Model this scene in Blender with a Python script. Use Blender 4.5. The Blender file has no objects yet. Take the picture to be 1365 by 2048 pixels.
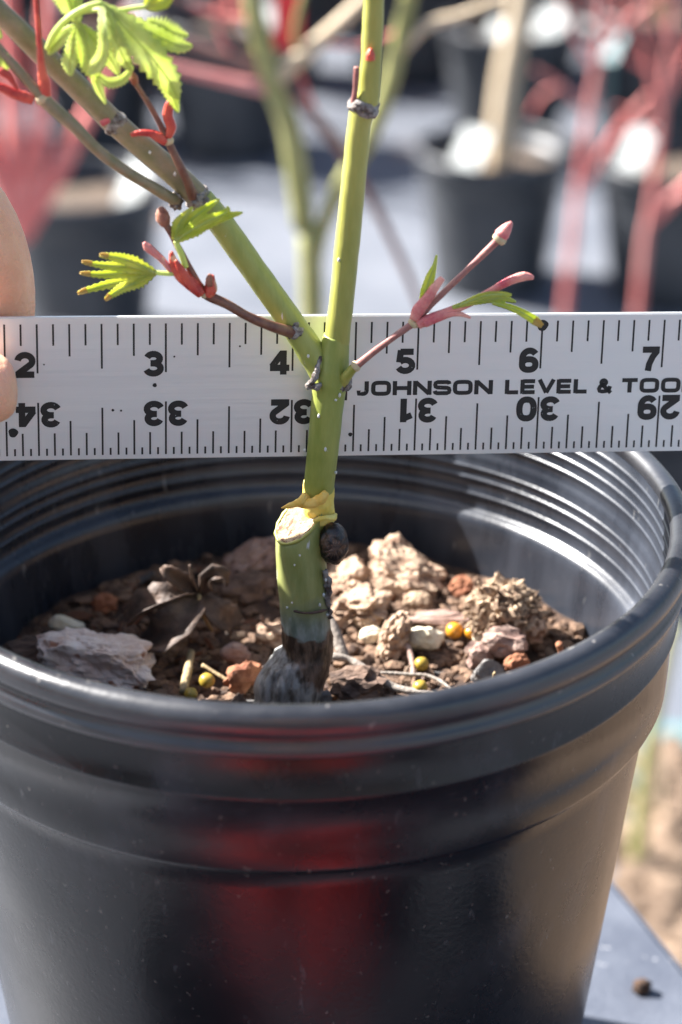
import bpy, bmesh, math, random
from mathutils import Vector, Matrix, noise, Euler
R_ = math.radians
scene = bpy.context.scene
col = scene.collection

# ------------------------------------------------------------------ camera
FPX = 4592.0                      # focal length in photo pixels (50 mm on a 22.3 mm tall frame)
TH = R_(26.5)                     # downward pitch
ZR = 0.7914                       # height of the pot rim above the nursery ground
Fv = Vector((0, math.cos(TH), -math.sin(TH))); Uv = Vector((0, math.sin(TH), math.cos(TH))); Rv = Vector((1, 0, 0))
CAM = Vector((0, 0, ZR)) - 0.47 * (Fv + (585 - 682.5) / FPX * Rv - (1012 - 1024) / FPX * Uv)
cam = bpy.data.cameras.new('camera'); cam.lens = 50; cam.sensor_fit = 'VERTICAL'; cam.sensor_height = 22.3; cam.sensor_width = 22.3
cam.clip_start = 0.02; cam.clip_end = 200
cam.dof.use_dof = True; cam.dof.focus_distance = 0.462; cam.dof.aperture_fstop = 7.4; cam.dof.aperture_blades = 0
co = bpy.data.objects.new('camera', cam); col.objects.link(co)
co.location = CAM; co.rotation_euler = (R_(90) - TH, 0, 0)
scene.camera = co

# ------------------------------------------------------------------ sky, sun, exposure
SUN_EL, SUN_BACK = R_(42), R_(22)           # sun to the left and a little behind the plant
S = Vector((-math.cos(SUN_BACK) * math.cos(SUN_EL), math.sin(SUN_BACK) * math.cos(SUN_EL), math.sin(SUN_EL)))
w = bpy.data.worlds.new('World'); scene.world = w; w.use_nodes = True
nt = w.node_tree; bg = nt.nodes['Background']
sky = nt.nodes.new('ShaderNodeTexSky'); sky.sky_type = 'NISHITA'; sky.sun_disc = False
sky.sun_elevation = SUN_EL; sky.sun_rotation = R_(360 - (90 - math.degrees(SUN_BACK)))
sky.dust_density = 2.0
nt.links.new(sky.outputs[0], bg.inputs[0]); bg.inputs[1].default_value = 0.055
sl = bpy.data.lights.new('sun', 'SUN'); sl.energy = 5.0; sl.angle = R_(0.5); sl.color = (1, .975, .94)
so = bpy.data.objects.new('sun', sl); col.objects.link(so); so.location = (-2, 1, 3)
so.rotation_euler = S.to_track_quat('Z', 'Y').to_euler()
scene.view_settings.view_transform = 'Standard'; scene.view_settings.look = 'None'
scene.view_settings.exposure = 2.15; scene.view_settings.gamma = 1
scene.render.engine = 'CYCLES'
scene.cycles.max_bounces = 8

# ------------------------------------------------------------------ helpers
def ray(px, py):
    return Fv + (px - 682.5) / FPX * Rv - (py - 1024) / FPX * Uv
def P(px, py, y=0.0):             # pixel -> point on the upright plane at world y
    d = ray(px, py); return CAM + d * ((y - CAM.y) / d.y)
def G(px, py, z):                 # pixel -> point on the level plane at world z
    d = ray(px, py); return CAM + d * ((z - CAM.z) / d.z)
def depth(p): return (p - CAM).dot(Fv)
def pxm(p, n=1.0): return n * depth(p) / FPX   # n pixels at point p in metres

def tag(o, label=None, cat=None, group=None, kind=None):
    if label: o['label'] = label
    if cat: o['category'] = cat
    if group: o['group'] = group
    if kind: o['kind'] = kind
    return o
def empty(name, loc):
    o = bpy.data.objects.new(name, None); col.objects.link(o); o.location = loc; o.empty_display_size = .01; return o
def link(name, me, parent=None, loc=None):
    o = bpy.data.objects.new(name, me); col.objects.link(o)
    if parent: o.parent = parent
    if loc is not None: o.location = loc
    return o
def mesh(name, v, f, m, smooth=True):
    me = bpy.data.meshes.new(name); me.from_pydata([tuple(a) for a in v], [], f); me.update()
    if m: me.materials.append(m)
    if smooth: me.polygons.foreach_set('use_smooth', [True] * len(me.polygons))
    return me
def obj(name, vf, m, parent=None, smooth=True, origin=None):
    v, f = vf
    off = origin if origin is not None else (world_loc(parent) if parent else Vector((0, 0, 0)))
    if origin is not None and parent is None:
        return link(name, mesh(name, [Vector(a) - off for a in v], f, m, smooth), None, off)
    return link(name, mesh(name, [Vector(a) - off for a in v], f, m, smooth), parent)
def world_loc(o):
    l = Vector(o.location)
    while o.parent: o = o.parent; l += Vector(o.location)
    return l
def join(*parts):
    V, F = [], []
    for v, f in parts:
        n = len(V); V += list(v); F += [tuple(i + n for i in q) for q in f]
    return V, F
def catmull(pts, rad, n=5):
    pts = [Vector(p) for p in pts]; out, ro = [], []
    for i in range(len(pts) - 1):
        p0 = pts[max(i - 1, 0)]; p1 = pts[i]; p2 = pts[i + 1]; p3 = pts[min(i + 2, len(pts) - 1)]
        for k in range(n):
            t = k / n
            out.append(.5 * ((2 * p1) + (p2 - p0) * t + (2 * p0 - 5 * p1 + 4 * p2 - p3) * t * t + (3 * p1 - p0 - 3 * p2 + p3) * t ** 3))
            ro.append(rad[i] * (1 - t) + rad[i + 1] * t)
    out.append(pts[-1]); ro.append(rad[-1]); return out, ro
def tube(pts, rad, seg=12, sub=5, bump=0.0, bs=300, cap=True, seed=0):
    if isinstance(rad, (int, float)): rad = [rad] * len(pts)
    if sub > 1 and len(pts) > 2: pts, rad = catmull(pts, rad, sub)
    else: pts = [Vector(p) for p in pts]
    V, F = [], []; n = len(pts); ref = None
    for i in range(n):
        t = (pts[min(i + 1, n - 1)] - pts[max(i - 1, 0)]).normalized()
        if ref is None:
            ref = Vector((0, -1, 0)) if abs(t.y) < .9 else Vector((1, 0, 0))
        ref = (ref - t * ref.dot(t)).normalized(); b = t.cross(ref)
        for k in range(seg):
            a = 2 * math.pi * k / seg; d = ref * math.cos(a) + b * math.sin(a); q = pts[i] + d * rad[i]
            if bump: q = pts[i] + d * (rad[i] + bump * noise.noise(q * bs + Vector((seed, 0, 0))))
            V.append(q)
    for i in range(n - 1):
        for k in range(seg):
            F.append((i * seg + k, i * seg + (k + 1) % seg, (i + 1) * seg + (k + 1) % seg, (i + 1) * seg + k))
    if cap:
        F.append(tuple(reversed(range(seg)))); F.append(tuple(range((n - 1) * seg, n * seg)))
    return V, F
def lathe(prof, seg=96, c=(0, 0, 0), closed=False):
    V, F = [], []; n = len(prof)
    for k in range(seg):
        a = 2 * math.pi * k / seg
        for r, z in prof: V.append(Vector((c[0] + r * math.cos(a), c[1] + r * math.sin(a), c[2] + z)))
    for k in range(seg):
        k2 = (k + 1) % seg
        for i in range(n if closed else n - 1):
            j = (i + 1) % n
            F.append((k * n + i, k * n + j, k2 * n + j, k2 * n + i))
    return V, F
def box(c, s, rz=0, M=None):
    M = M or Matrix.Rotation(rz, 3, 'Z'); c = Vector(c); V = []
    for x in (-1, 1):
        for y in (-1, 1):
            for z in (-1, 1): V.append(c + M @ Vector((x * s[0] / 2, y * s[1] / 2, z * s[2] / 2)))
    return V, [(0, 1, 3, 2), (4, 6, 7, 5), (0, 4, 5, 1), (2, 3, 7, 6), (0, 2, 6, 4), (1, 5, 7, 3)]
def lump(seed, sub=2, sc=(1, 1, 1), amp=.25, fr=1.6, ridg=0.0, facet=0):
    bm = bmesh.new(); bmesh.ops.create_icosphere(bm, subdivisions=sub, radius=1)
    o = Vector((seed * 7.31, seed * 3.17, seed * 1.7)); rng = random.Random(seed)
    pl = [(Vector((rng.gauss(0, 1), rng.gauss(0, 1), rng.gauss(0, 1))).normalized(), rng.uniform(.55, .85)) for _ in range(facet)]
    V = []
    for v in bm.verts:
        p = v.co.copy()
        for nrm, d in pl:
            e = p.dot(nrm)
            if e > d: p -= nrm * (e - d)
        k = 1 + amp * noise.noise(v.co * fr + o) + amp * .5 * noise.noise(v.co * fr * 2.7 + o)
        if ridg: k -= ridg * abs(noise.noise(Vector((v.co.x * 1.2, v.co.y * 5, v.co.z * 5)) + o))
        p *= k; V.append(Vector((p.x * sc[0], p.y * sc[1], p.z * sc[2])))
    bm.verts.index_update(); F = [tuple(x.index for x in f.verts) for f in bm.faces]; bm.free()
    return V, F

# ------------------------------------------------------------------ materials
def pm(name, c1, c2=None, scale=200, rough=.6, bump=0.0, bscale=None, metallic=0, spec=.5, stretch=(1, 1, 1), speck=None, detail=6, lo=.35, hi=.65, coords='Object', coat=0, r2=None, speck_scale=None, speck_lo=.68):
    m = bpy.data.materials.new(name); m.use_nodes = True; t = m.node_tree; b = t.nodes['Principled BSDF']
    L = t.links.new
    tc = t.nodes.new('ShaderNodeTexCoord'); mp = t.nodes.new('ShaderNodeMapping'); mp.inputs['Scale'].default_value = stretch
    L(tc.outputs[coords], mp.inputs['Vector'])
    b.inputs['Roughness'].default_value = rough; b.inputs['Metallic'].default_value = metallic
    b.inputs['Specular IOR Level'].default_value = spec
    if coat: b.inputs['Coat Weight'].default_value = coat; b.inputs['Coat Roughness'].default_value = .2
    nz = t.nodes.new('ShaderNodeTexNoise'); nz.inputs['Scale'].default_value = scale; nz.inputs['Detail'].default_value = detail; nz.inputs['Roughness'].default_value = .6
    L(mp.outputs[0], nz.inputs['Vector'])
    rp = t.nodes.new('ShaderNodeValToRGB'); rp.color_ramp.elements[0].position = lo; rp.color_ramp.elements[1].position = hi
    rp.color_ramp.elements[0].color = (*c1, 1); rp.color_ramp.elements[1].color = (*(c2 or c1), 1)
    L(nz.outputs['Fac'], rp.inputs[0]); out = rp.outputs[0]
    if speck:
        n2 = t.nodes.new('ShaderNodeTexNoise'); n2.inputs['Scale'].default_value = speck_scale or scale * 4; n2.inputs['Detail'].default_value = 2
        L(mp.outputs[0], n2.inputs['Vector'])
        r3 = t.nodes.new('ShaderNodeValToRGB'); r3.color_ramp.elements[0].position = speck_lo; r3.color_ramp.elements[1].position = speck_lo + .05
        L(n2.outputs['Fac'], r3.inputs[0])
        mx = t.nodes.new('ShaderNodeMix'); mx.data_type = 'RGBA'; L(r3.outputs[0], mx.inputs[0]); L(out, mx.inputs[6]); mx.inputs[7].default_value = (*speck, 1)
        out = mx.outputs[2]
    L(out, b.inputs['Base Color'])
    if r2 is not None:
        mr = t.nodes.new('ShaderNodeMapRange'); mr.inputs['From Min'].default_value = lo; mr.inputs['From Max'].default_value = hi
        mr.inputs['To Min'].default_value = rough; mr.inputs['To Max'].default_value = r2; L(nz.outputs['Fac'], mr.inputs[0]); L(mr.outputs[0], b.inputs['Roughness'])
    if bump:
        n3 = t.nodes.new('ShaderNodeTexNoise'); n3.inputs['Scale'].default_value = bscale or scale * 2; n3.inputs['Detail'].default_value = 5
        L(mp.outputs[0], n3.inputs['Vector'])
        bp = t.nodes.new('ShaderNodeBump'); bp.inputs['Strength'].default_value = min(1, bump); bp.inputs['Distance'].default_value = .0006
        L(n3.outputs['Fac'], bp.inputs['Height']); L(bp.outputs[0], b.inputs['Normal'])
    return m
def leafmat(name, c, c2, tr=.5):
    m = pm(name, c, c2, 160, .45, .4, 500); t = m.node_tree; b = t.nodes['Principled BSDF']; out = t.nodes['Material Output']
    tl = t.nodes.new('ShaderNodeBsdfTranslucent'); src = b.inputs['Base Color'].links[0].from_socket
    t.links.new(src, tl.inputs[0]); mx = t.nodes.new('ShaderNodeMixShader'); mx.inputs[0].default_value = tr
    t.links.new(b.outputs[0], mx.inputs[1]); t.links.new(tl.outputs[0], mx.inputs[2]); t.links.new(mx.outputs[0], out.inputs[0])
    return m
def dust(m):
    # pale smears and water marks lying on the plastic
    t = m.node_tree; b = t.nodes['Principled BSDF']; L = t.links.new; src = b.inputs['Base Color'].links[0].from_socket
    tc = t.nodes.new('ShaderNodeTexCoord'); prev = src
    for sc, st, lo, hi, amt, c in ((48, (1, 1, .6), .54, .84, .6, (.050, .056, .070)), (330, (1, .8, .35), .62, .74, .45, (.10, .105, .115))):
        mp = t.nodes.new('ShaderNodeMapping'); mp.inputs['Scale'].default_value = st; mp.inputs['Rotation'].default_value = (.15, .1, 0); L(tc.outputs['Object'], mp.inputs[0])
        n = t.nodes.new('ShaderNodeTexNoise'); n.inputs['Scale'].default_value = sc; n.inputs['Detail'].default_value = 8; n.inputs['Roughness'].default_value = .65; L(mp.outputs[0], n.inputs['Vector'])
        mr = t.nodes.new('ShaderNodeMapRange'); mr.inputs['From Min'].default_value = lo; mr.inputs['From Max'].default_value = hi; mr.inputs['To Max'].default_value = amt; L(n.outputs['Fac'], mr.inputs[0])
        mx = t.nodes.new('ShaderNodeMix'); mx.data_type = 'RGBA'; L(mr.outputs[0], mx.inputs[0]); L(prev, mx.inputs[6]); mx.inputs[7].default_value = (*c, 1); prev = mx.outputs[2]
    L(prev, b.inputs['Base Color'])
M = {}
M['pot'] = pm('black_plastic', (.0030, .0032, .0042), (.012, .0125, .0150), 30, .21, .08, 900, spec=.42, r2=.36, speck=(.07, .066, .06), speck_scale=620, speck_lo=.70, lo=.36, hi=.78, detail=9)
dust(M['pot'])
_b = M['pot'].node_tree.nodes['Principled BSDF']; _b.inputs['Sheen Weight'].default_value = .0; _b.inputs['Sheen Roughness'].default_value = .45; _b.inputs['Sheen Tint'].default_value = (.9, .92, 1, 1)
M['potin'] = pm('dusty_sunlit_inner_plastic', (.010, .012, .017), (.050, .057, .073), 30, .24, .08, 900, spec=.5, r2=.38, speck=(.12, .12, .12), speck_scale=520, speck_lo=.70, lo=.36, hi=.74, detail=9, stretch=(1.6, 1.6, .35))  # dusty pot plastic, base colour also lifted and blued for the sunlit inside
M['rim'] = pm('highlight_rim_plastic', (.008, .0085, .011), (.030, .031, .036), 40, .26, .10, 900, spec=.8, r2=.42, speck=(.16, .15, .14), speck_scale=420, speck_lo=.71, detail=8)  # pot plastic with a lightened base colour, painting in the rim highlight
M['potfar'] = pm('far_pot_plastic', (.028, .031, .036), (.055, .058, .064), 20, .4, spec=.5)
M['alu'] = pm('brushed_aluminium', (.68, .685, .68), (.73, .735, .725), 60, .40, .10, 700, metallic=.55, stretch=(.03, 1, 1), spec=.5, detail=3)
M['ink'] = pm('black_ink', (.008, .008, .008), (.012, .012, .012), 900, .5, speck=(.45, .45, .44), speck_scale=1500, speck_lo=.73)
M['green'] = pm('green_bark', (.23, .27, .05), (.34, .36, .09), 260, .42, .15, 1200, stretch=(1, 1, .25), speck=(.55, .55, .48), speck_scale=900, speck_lo=.74)
M['ygreen'] = pm('yellow_green_bark', (.27, .275, .05), (.38, .37, .09), 220, .4, .12, 1200, stretch=(1, 1, .25), speck=(.5, .5, .4), speck_scale=900, speck_lo=.765)
M['olive'] = pm('olive_brown_bark', (.18, .165, .075), (.27, .21, .125), 260, .42, .15, 1200, speck=(.42, .38, .34), speck_scale=1000, speck_lo=.74)
M['twig'] = pm('red_brown_twig_bark', (.13, .045, .03), (.21, .095, .055), 400, .42, .15, 1500)
M['twigpink'] = pm('purple_red_twig_bark', (.24, .085, .08), (.34, .16, .13), 400, .4, .15, 1500, speck=(.45, .35, .32), speck_scale=1300, speck_lo=.72)
M['node'] = pm('scarred_bark', (.085, .06, .05), (.36, .33, .30), 700, .8, 1, 1500, lo=.4, hi=.62)
M['cream'] = pm('cream_bud_scar', (.45, .36, .20), (.55, .46, .28), 900, .6, .4, 1500)
M['red'] = pm('red_bud_scale', (.36, .015, .02), (.70, .13, .07), 170, .36, .6, 900, speck=(.62, .36, .22), speck_scale=260, speck_lo=.64)
M['pink'] = pm('pink_bud_scale', (.50, .06, .09), (.80, .38, .30), 150, .38, .6, 900, speck=(.70, .55, .35), speck_scale=260, speck_lo=.66)
M['bud'] = pm('brown_bud', (.22, .06, .03), (.35, .16, .10), 500, .6, .6, 1500)
M['leaf'] = leafmat('young_leaf', (.66, .74, .24), (.80, .85, .42), .66)
M['leafy'] = leafmat('yellow_young_leaf', (.62, .70, .11), (.80, .80, .24), .65)
M['leaftip'] = leafmat('bronze_leaf_tip', (.60, .40, .10), (.66, .48, .14), .4)
M['petiole'] = leafmat('leaf_stalk', (.55, .66, .17), (.62, .70, .24), .35)
M['knob'] = pm('dark_knot', (.012, .010, .011), (.14, .075, .045), 420, .32, 1, 700, spec=.6, lo=.42, hi=.66)
M['callus'] = pm('yellow_graft_callus', (.78, .58, .09), (.82, .70, .20), 300, .55, .6, 900)
M['flap'] = pm('orange_bark_flap', (.75, .42, .05), (.80, .55, .14), 500, .6, .5, 1200)
M['wood'] = pm('cut_wood', (.26, .17, .09), (.50, .38, .24), 600, .85, 1, 1400, speck=(.16, .08, .045), speck_scale=900, speck_lo=.58)
M['soil'] = pm('potting_soil', (.022, .013, .009), (.085, .045, .026), 260, .95, 1, 700)
M['crumb'] = pm('soil_crumb', (.05, .028, .019), (.22, .135, .085), 300, .95, 1, 900)
M['bark1'] = pm('pine_bark_tan', (.16, .085, .052), (.55, .40, .28), 150, .85, 1, 500, stretch=(1, 3, 3))
M['bark2'] = pm('pine_bark_dark', (.045, .026, .019), (.19, .12, .085), 150, .88, 1, 500, stretch=(1, 3, 3))
M['bark3'] = pm('pine_bark_rose', (.18, .105, .085), (.40, .28, .225), 150, .88, 1, 500, stretch=(1, 3, 3))
M['bark4'] = pm('pine_bark_red', (.17, .055, .025), (.34, .15, .075), 200, .88, 1, 600)
M['fibre'] = pm('fibrous_bark', (.12, .07, .045), (.45, .33, .22), 350, .95, 1, 900)
M['stone'] = pm('pinkish_stone', (.56, .40, .31), (.84, .73, .64), 150, .85, 1, 500, speck=(.27, .12, .07), speck_scale=170, speck_lo=.62)
M['pale'] = pm('pale_stone', (.55, .48, .34), (.72, .66, .52), 200, .85, .8, 700)
M['grey'] = pm('grey_grit', (.13, .12, .115), (.25, .235, .22), 300, .9, 1, 700)
M['prill'] = pm('fertiliser_prill', (.50, .20, .012), (.62, .30, .03), 300, .3, .1, 900, coat=.3)
M['prillolive'] = pm('spent_fertiliser_prill', (.28, .19, .02), (.38, .27, .05), 300, .35, .1, 900)
M['dead'] = pm('dead_leaf', (.04, .025, .018), (.13, .08, .055), 180, .65, .8, 600)
M['root'] = pm('grey_root', (.16, .13, .11), (.30, .26, .22), 500, .85, .7, 1200)
M['straw'] = pm('straw_stick', (.26, .18, .09), (.40, .30, .16), 500, .8, .6, 1200)
M['skin'] = pm('skin', (.74, .36, .22), (.82, .50, .33), 70, .48, .7, 1300)
_b = M['skin'].node_tree.nodes['Principled BSDF']; _b.inputs['Subsurface Weight'].default_value = .35; _b.inputs['Subsurface Radius'].default_value = (.006, .002, .001); _b.inputs['Subsurface Scale'].default_value = 1
M['nail'] = pm('nail', (.66, .44, .32), (.70, .50, .38), 200, .3)
M['cloth_red'] = pm('red_trousers', (.55, .02, .02), (.62, .03, .03), 60, .9, .4, 400)
M['jacket'] = pm('charcoal_jacket_cloth', (.07, .075, .08), (.11, .115, .12), 60, .9, .4, 400)
M['hair'] = pm('brown_hair', (.04, .025, .015), (.08, .05, .03), 300, .6, 1, 900)
M['fabric'] = pm('grey_ground_fabric', (.082, .092, .112), (.13, .14, .162), 9, .75, .5, 300, speck=(.30, .22, .17), speck_scale=5, speck_lo=.66)
M['mulch'] = pm('bark_mulch_ground', (.085, .055, .036), (.27, .19, .13), 30, .95, 1, 120)
M['stool'] = pm('blue_grey_paint', (.055, .063, .085), (.09, .10, .125), 40, .55, .4, 500, speck=(.36, .36, .37), speck_scale=250, speck_lo=.70)
M['soilfar'] = pm('far_potting_mix', (.05, .035, .025), (.14, .10, .07), 90, .95)
M['coral'] = pm('coral_red_bark', (.66, .14, .125), (.80, .28, .24), 60, .45)
M['coralpale'] = pm('pale_pink_red_bark', (.50, .13, .12), (.62, .28, .25), 60, .5)
M['tan'] = pm('tan_bark', (.48, .37, .24), (.58, .47, .33), 60, .7)
M['brownstem'] = pm('brown_stem_bark', (.17, .085, .07), (.25, .14, .115), 60, .6)
M['olivefar'] = pm('olive_green_bark', (.24, .24, .075), (.33, .32, .13), 50, .5)
M['white'] = pm('white_plastic_label', (.22, .24, .235), (.26, .28, .27), 30, .5)
M['lenticel'] = pm('pale_lenticel', (.6, .6, .55), (.7, .7, .65), 900, .8)
M['redtag'] = pm('red_plastic_label', (.72, .03, .035), (.76, .05, .05), 30, .45)
M['teal'] = pm('teal_plastic_label', (.10, .20, .215), (.13, .24, .25), 30, .45)

# ================================================================== SETTING
GZ = 0.0
s = 60.0
g = obj('ground', ([(-s, -20, GZ), (s, -20, GZ), (s, 90, GZ), (-s, 90, GZ)], [(0, 1, 2, 3)]), M['fabric'], smooth=False); tag(g, kind='structure')
mv = [(.17, .1), (.9, -.2), (1.1, .6), (1.0, 1.2), (.5, 1.22), (.26, 1.16), (.19, .9)]
g = obj('mulch_path', ([(x, y, GZ + .004) for x, y in mv], [tuple(range(len(mv)))]), M['mulch'], smooth=False); tag(g, kind='structure')

# stool under the pot
def stool():
    n = Vector((.937, .349, 0)); d = Vector((.349, -.937, 0)); ang = math.atan2(n.y, n.x)
    top = ZR - .165
    a0, a1, b0, b1 = -.150, .117, -.20, .150
    c = n * ((a0 + a1) / 2) + d * ((b0 + b1) / 2)
    root = empty('wooden_stool', (c.x, c.y, 0))
    tag(root, 'square blue grey painted stool standing under the large black pot', 'stool')
    bm = bmesh.new(); bmesh.ops.create_cube(bm, size=1)
    bmesh.ops.scale(bm, vec=(a1 - a0, b1 - b0, .028), verts=bm.verts)
    bmesh.ops.bevel(bm, geom=bm.edges[:], offset=.004, segments=2, affect='EDGES')
    bmesh.ops.rotate(bm, matrix=Matrix.Rotation(ang, 3, 'Z'), verts=bm.verts)
    bmesh.ops.translate(bm, vec=(0, 0, top - .014), verts=bm.verts)
    me = bpy.data.meshes.new('seat'); bm.to_mesh(me); bm.free(); me.materials.append(M['stool'])
    link('seat', me, root)
    for i in (-1, 1):
        for j in (-1, 1):
            q = Matrix.Rotation(ang, 3, 'Z') @ Vector((i * ((a1 - a0) / 2 - .03), j * ((b1 - b0) / 2 - .03), 0))
            link('leg', mesh('leg', *box((q.x, q.y, (top - .028) / 2), (.032, .032, top - .028), ang), M['stool'], False), root)
    tp = G(1285, 1972, top + .0018)
    o = obj('soil_crumb', ([v + tp for v in lump(91, 2, (.0024, .0022, .0020), .5, 1.8)[0]], lump(91, 2)[1]), M['soil'], origin=Vector((tp.x, tp.y, top)))
    tag(o, 'single dark soil crumb lying on the blue grey stool', 'soil crumb')
stool()

# ================================================================== MAIN POT
def main_pot():
    root = empty('nursery_pot', (0, 0, ZR - .165))
    tag(root, 'large black ribbed plastic nursery pot standing on the blue grey stool', 'plant pot')
    z0 = ZR
    H = .165
    # rolled rim
    rim = [(.0770, -.0030), (.0768, -.0012), (.0776, -.0001), (.0790, .0004), (.0806, .0), (.0816, -.0012), (.0819, -.0028), (.0815, -.0044), (.0806, -.0054), (.0803, -.0064),
           (.0811, -.0072), (.0815, -.0082), (.0812, -.0092), (.0802, -.0098), (.0796, -.0092), (.0788, -.0050)]
    obj('rim', lathe(rim, 160, (0, 0, z0), True), M['rim'], root)
    out = [(.0796, -.0086), (.0795, -.0120), (.0793, -.0180), (.0797, -.0186), (.0796, -.0194), (.0786, -.0200), (.0784, -.0300), (.0781, -.0350), (.0776, -.0362), (.0756, -.0368), (.0750, -.0376), (.0745, -.042)]
    for k in range(1, 8): t = k / 7; out.append((.0745 + (.0605 - .0745) * t, -.042 + (-.163 + .042) * t))
    out += [(.0595, -H), (.0, -H)]
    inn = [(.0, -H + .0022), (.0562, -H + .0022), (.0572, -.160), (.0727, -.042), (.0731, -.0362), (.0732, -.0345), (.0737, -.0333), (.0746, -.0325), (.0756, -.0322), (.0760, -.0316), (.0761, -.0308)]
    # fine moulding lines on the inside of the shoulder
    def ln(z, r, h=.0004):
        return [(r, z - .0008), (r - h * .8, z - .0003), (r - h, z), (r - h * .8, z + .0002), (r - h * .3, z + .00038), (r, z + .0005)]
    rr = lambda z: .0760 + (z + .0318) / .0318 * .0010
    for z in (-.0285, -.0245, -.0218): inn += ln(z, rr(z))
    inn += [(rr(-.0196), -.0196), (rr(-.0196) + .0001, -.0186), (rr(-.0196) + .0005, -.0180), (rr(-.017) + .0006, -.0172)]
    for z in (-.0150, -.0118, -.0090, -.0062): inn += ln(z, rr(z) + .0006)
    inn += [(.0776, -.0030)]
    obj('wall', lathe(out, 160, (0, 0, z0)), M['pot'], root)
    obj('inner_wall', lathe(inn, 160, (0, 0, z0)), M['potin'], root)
main_pot()

# ================================================================== POTTING MIX AND DEBRIS
SZ = ZR - .0490
def soil_h(x, y):
    v = Vector((x * 45, y * 45, 1.3))
    return SZ + .0016 * noise.noise(v) + .0012 * noise.noise(v * 3.1) + .0008 * noise.noise(v * 8) + .004 * max(0, (y - .02) / .05) * (1 if x > -.01 else .35)
def soil():
    V, F = [], []; nr, na = 44, 120
    V.append(Vector((0, 0, soil_h(0, 0))))
    for i in range(1, nr + 1):
        r = .0722 * i / nr
        for k in range(na):
            a = 2 * math.pi * k / na; x, y = r * math.cos(a), r * math.sin(a); V.append(Vector((x, y, soil_h(x, y))))
    for k in range(na): F.append((0, 1 + k, 1 + (k + 1) % na))
    for i in range(nr - 1):
        for k in range(na):
            k2 = (k + 1) % na; F.append((1 + i * na + k, 1 + (i + 1) * na + k, 1 + (i + 1) * na + k2, 1 + i * na + k2))
    o = obj('potting_soil', (V, F), M['soil']); tag(o, 'dark brown potting soil filling the large black pot', 'soil', kind='stuff')
    rng = random.Random(5); parts = []
    for i in range(4200):
        a = rng.uniform(0, 2 * math.pi); r = .070 * math.sqrt(rng.random()); x, y = r * math.cos(a), r * math.sin(a)
        q = rng.uniform(.0005, .0018); v, f = lump(rng.randrange(40), 1, (q * rng.uniform(.7, 1.6), q, q * .8), .5, 2)
        m3 = Matrix.Rotation(rng.uniform(0, 6.3), 3, 'Z'); c = Vector((x, y, soil_h(x, y) + q * .3))
        parts.append(([c + m3 @ p for p in v], f))
    o = obj('soil_crumbs', join(*parts), M['crumb'], smooth=False); tag(o, 'loose brown crumbs covering the soil in the large black pot', 'soil crumbs', kind='stuff')
soil()

HERO = []
def place_lump(name, px, py, wpx, hpx, m, label, cat, seed=1, sub=3, rz=0, tilt=0, deep=None, amp=.25, ridg=0, facet=0, fr=1.6, group=None, lift=.35, smooth=False, tx=0):
    """px,py = middle of the piece in the photo; it rests on the soil"""
    wd = pxm(G(px, py, SZ), wpx); hd = pxm(G(px, py, SZ), hpx)
    zc = SZ + hd * .5 * lift + .002
    c = G(px, py, zc)
    zs = soil_h(c.x, c.y); c = G(px, py, max(zc, zs + hd * .2)); c.y = min(c.y, math.sqrt(max(0, .0675 ** 2 - c.x ** 2)) - .2 * wd)
    HERO.append((c.x, c.y, max(wd, hd) * .5)); dp = deep if deep else wd * .7
    v, f = lump(seed, sub, (wd / 2, dp / 2, hd / 2), amp, fr, ridg, facet)
    E = Euler((tx, tilt, rz)).to_matrix()
    o = obj(name, ([c + E @ p for p in v], f), m, origin=Vector((c.x, c.y, c.z - hd / 2)), smooth=smooth)
    tag(o, label, cat, group); return o
place_lump('stone', 200, 1322, 235, 130, M['stone'], 'large pinkish rough stone lying on the soil inside the black pot', 'stone', 3, 5, -.1, .16, .020, .24, .05, 7, 2.6)
place_lump('pebble', 133, 1255, 72, 62, M['pale'], 'small cream pebble behind the large pinkish stone', 'pebble', 8, 3, 0, .2, None, .15, 0, 5)
place_lump('bark_chip', 210, 1210, 50, 52, M['bark4'], 'small rust red bark chip behind the cream pebble in the pot shade', 'bark chip', 12, 3, .3, .3, None, .35)
place_lump('bark_chip', 60, 1303, 110, 50, M['bark2'], 'dark bark chip between the large pinkish stone and the pot wall', 'bark chip', 13, 3, .2, 0, None, .3)
place_lump('bark_chip', 505, 1128, 150, 88, M['bark3'], 'long rose brown bark chip leaning behind the maple trunk in shade', 'bark chip', 15, 4, .2, -.55, .012, .25, .5)
place_lump('bark_chip', 500, 1175, 120, 60, M['bark2'], 'flat dark bark chip below the long leaning rose brown chip', 'bark chip', 16, 3, .2, -.2, None, .3, .4)
place_lump('bark_chip', 545, 1272, 75, 55, M['bark1'], 'small sunlit orange tan bark chip touching the maple trunk base', 'bark chip', 17, 3, .2, .5, None, .3, .3)
place_lump('bark_chip', 472, 1308, 62, 50, M['bark3'], 'small grey rose bark chip next to the yellow prill', 'bark chip', 18, 3, 0, .4, .004, .2, .2)
place_lump('bark_chip', 490, 1352, 85, 70, M['bark4'], 'red brown crumbly bark chunk beside the root flare', 'bark chip', 19, 3, .6, .2, None, .4, .4)
place_lump('bark_chunk', 700, 1158, 92, 92, M['bark1'], 'rounded pinkish tan bark chunk right behind the maple trunk', 'bark chunk', 21, 4, .3, .2, .014, .25, .35, 4)
place_lump('bark_chunk', 815, 1142, 165, 125, M['bark1'], 'biggest pale bark chunk standing against the back of the pot wall', 'bark chunk', 22, 4, -.2, .35, .020, .28, .35, 5)
place_lump('bark_chunk', 722, 1218, 130, 70, M['bark1'], 'ragged flat bark piece with pale flecks below the rounded tan chunk', 'bark chunk', 23, 4, .1, -.1, .014, .4, .6)
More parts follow.
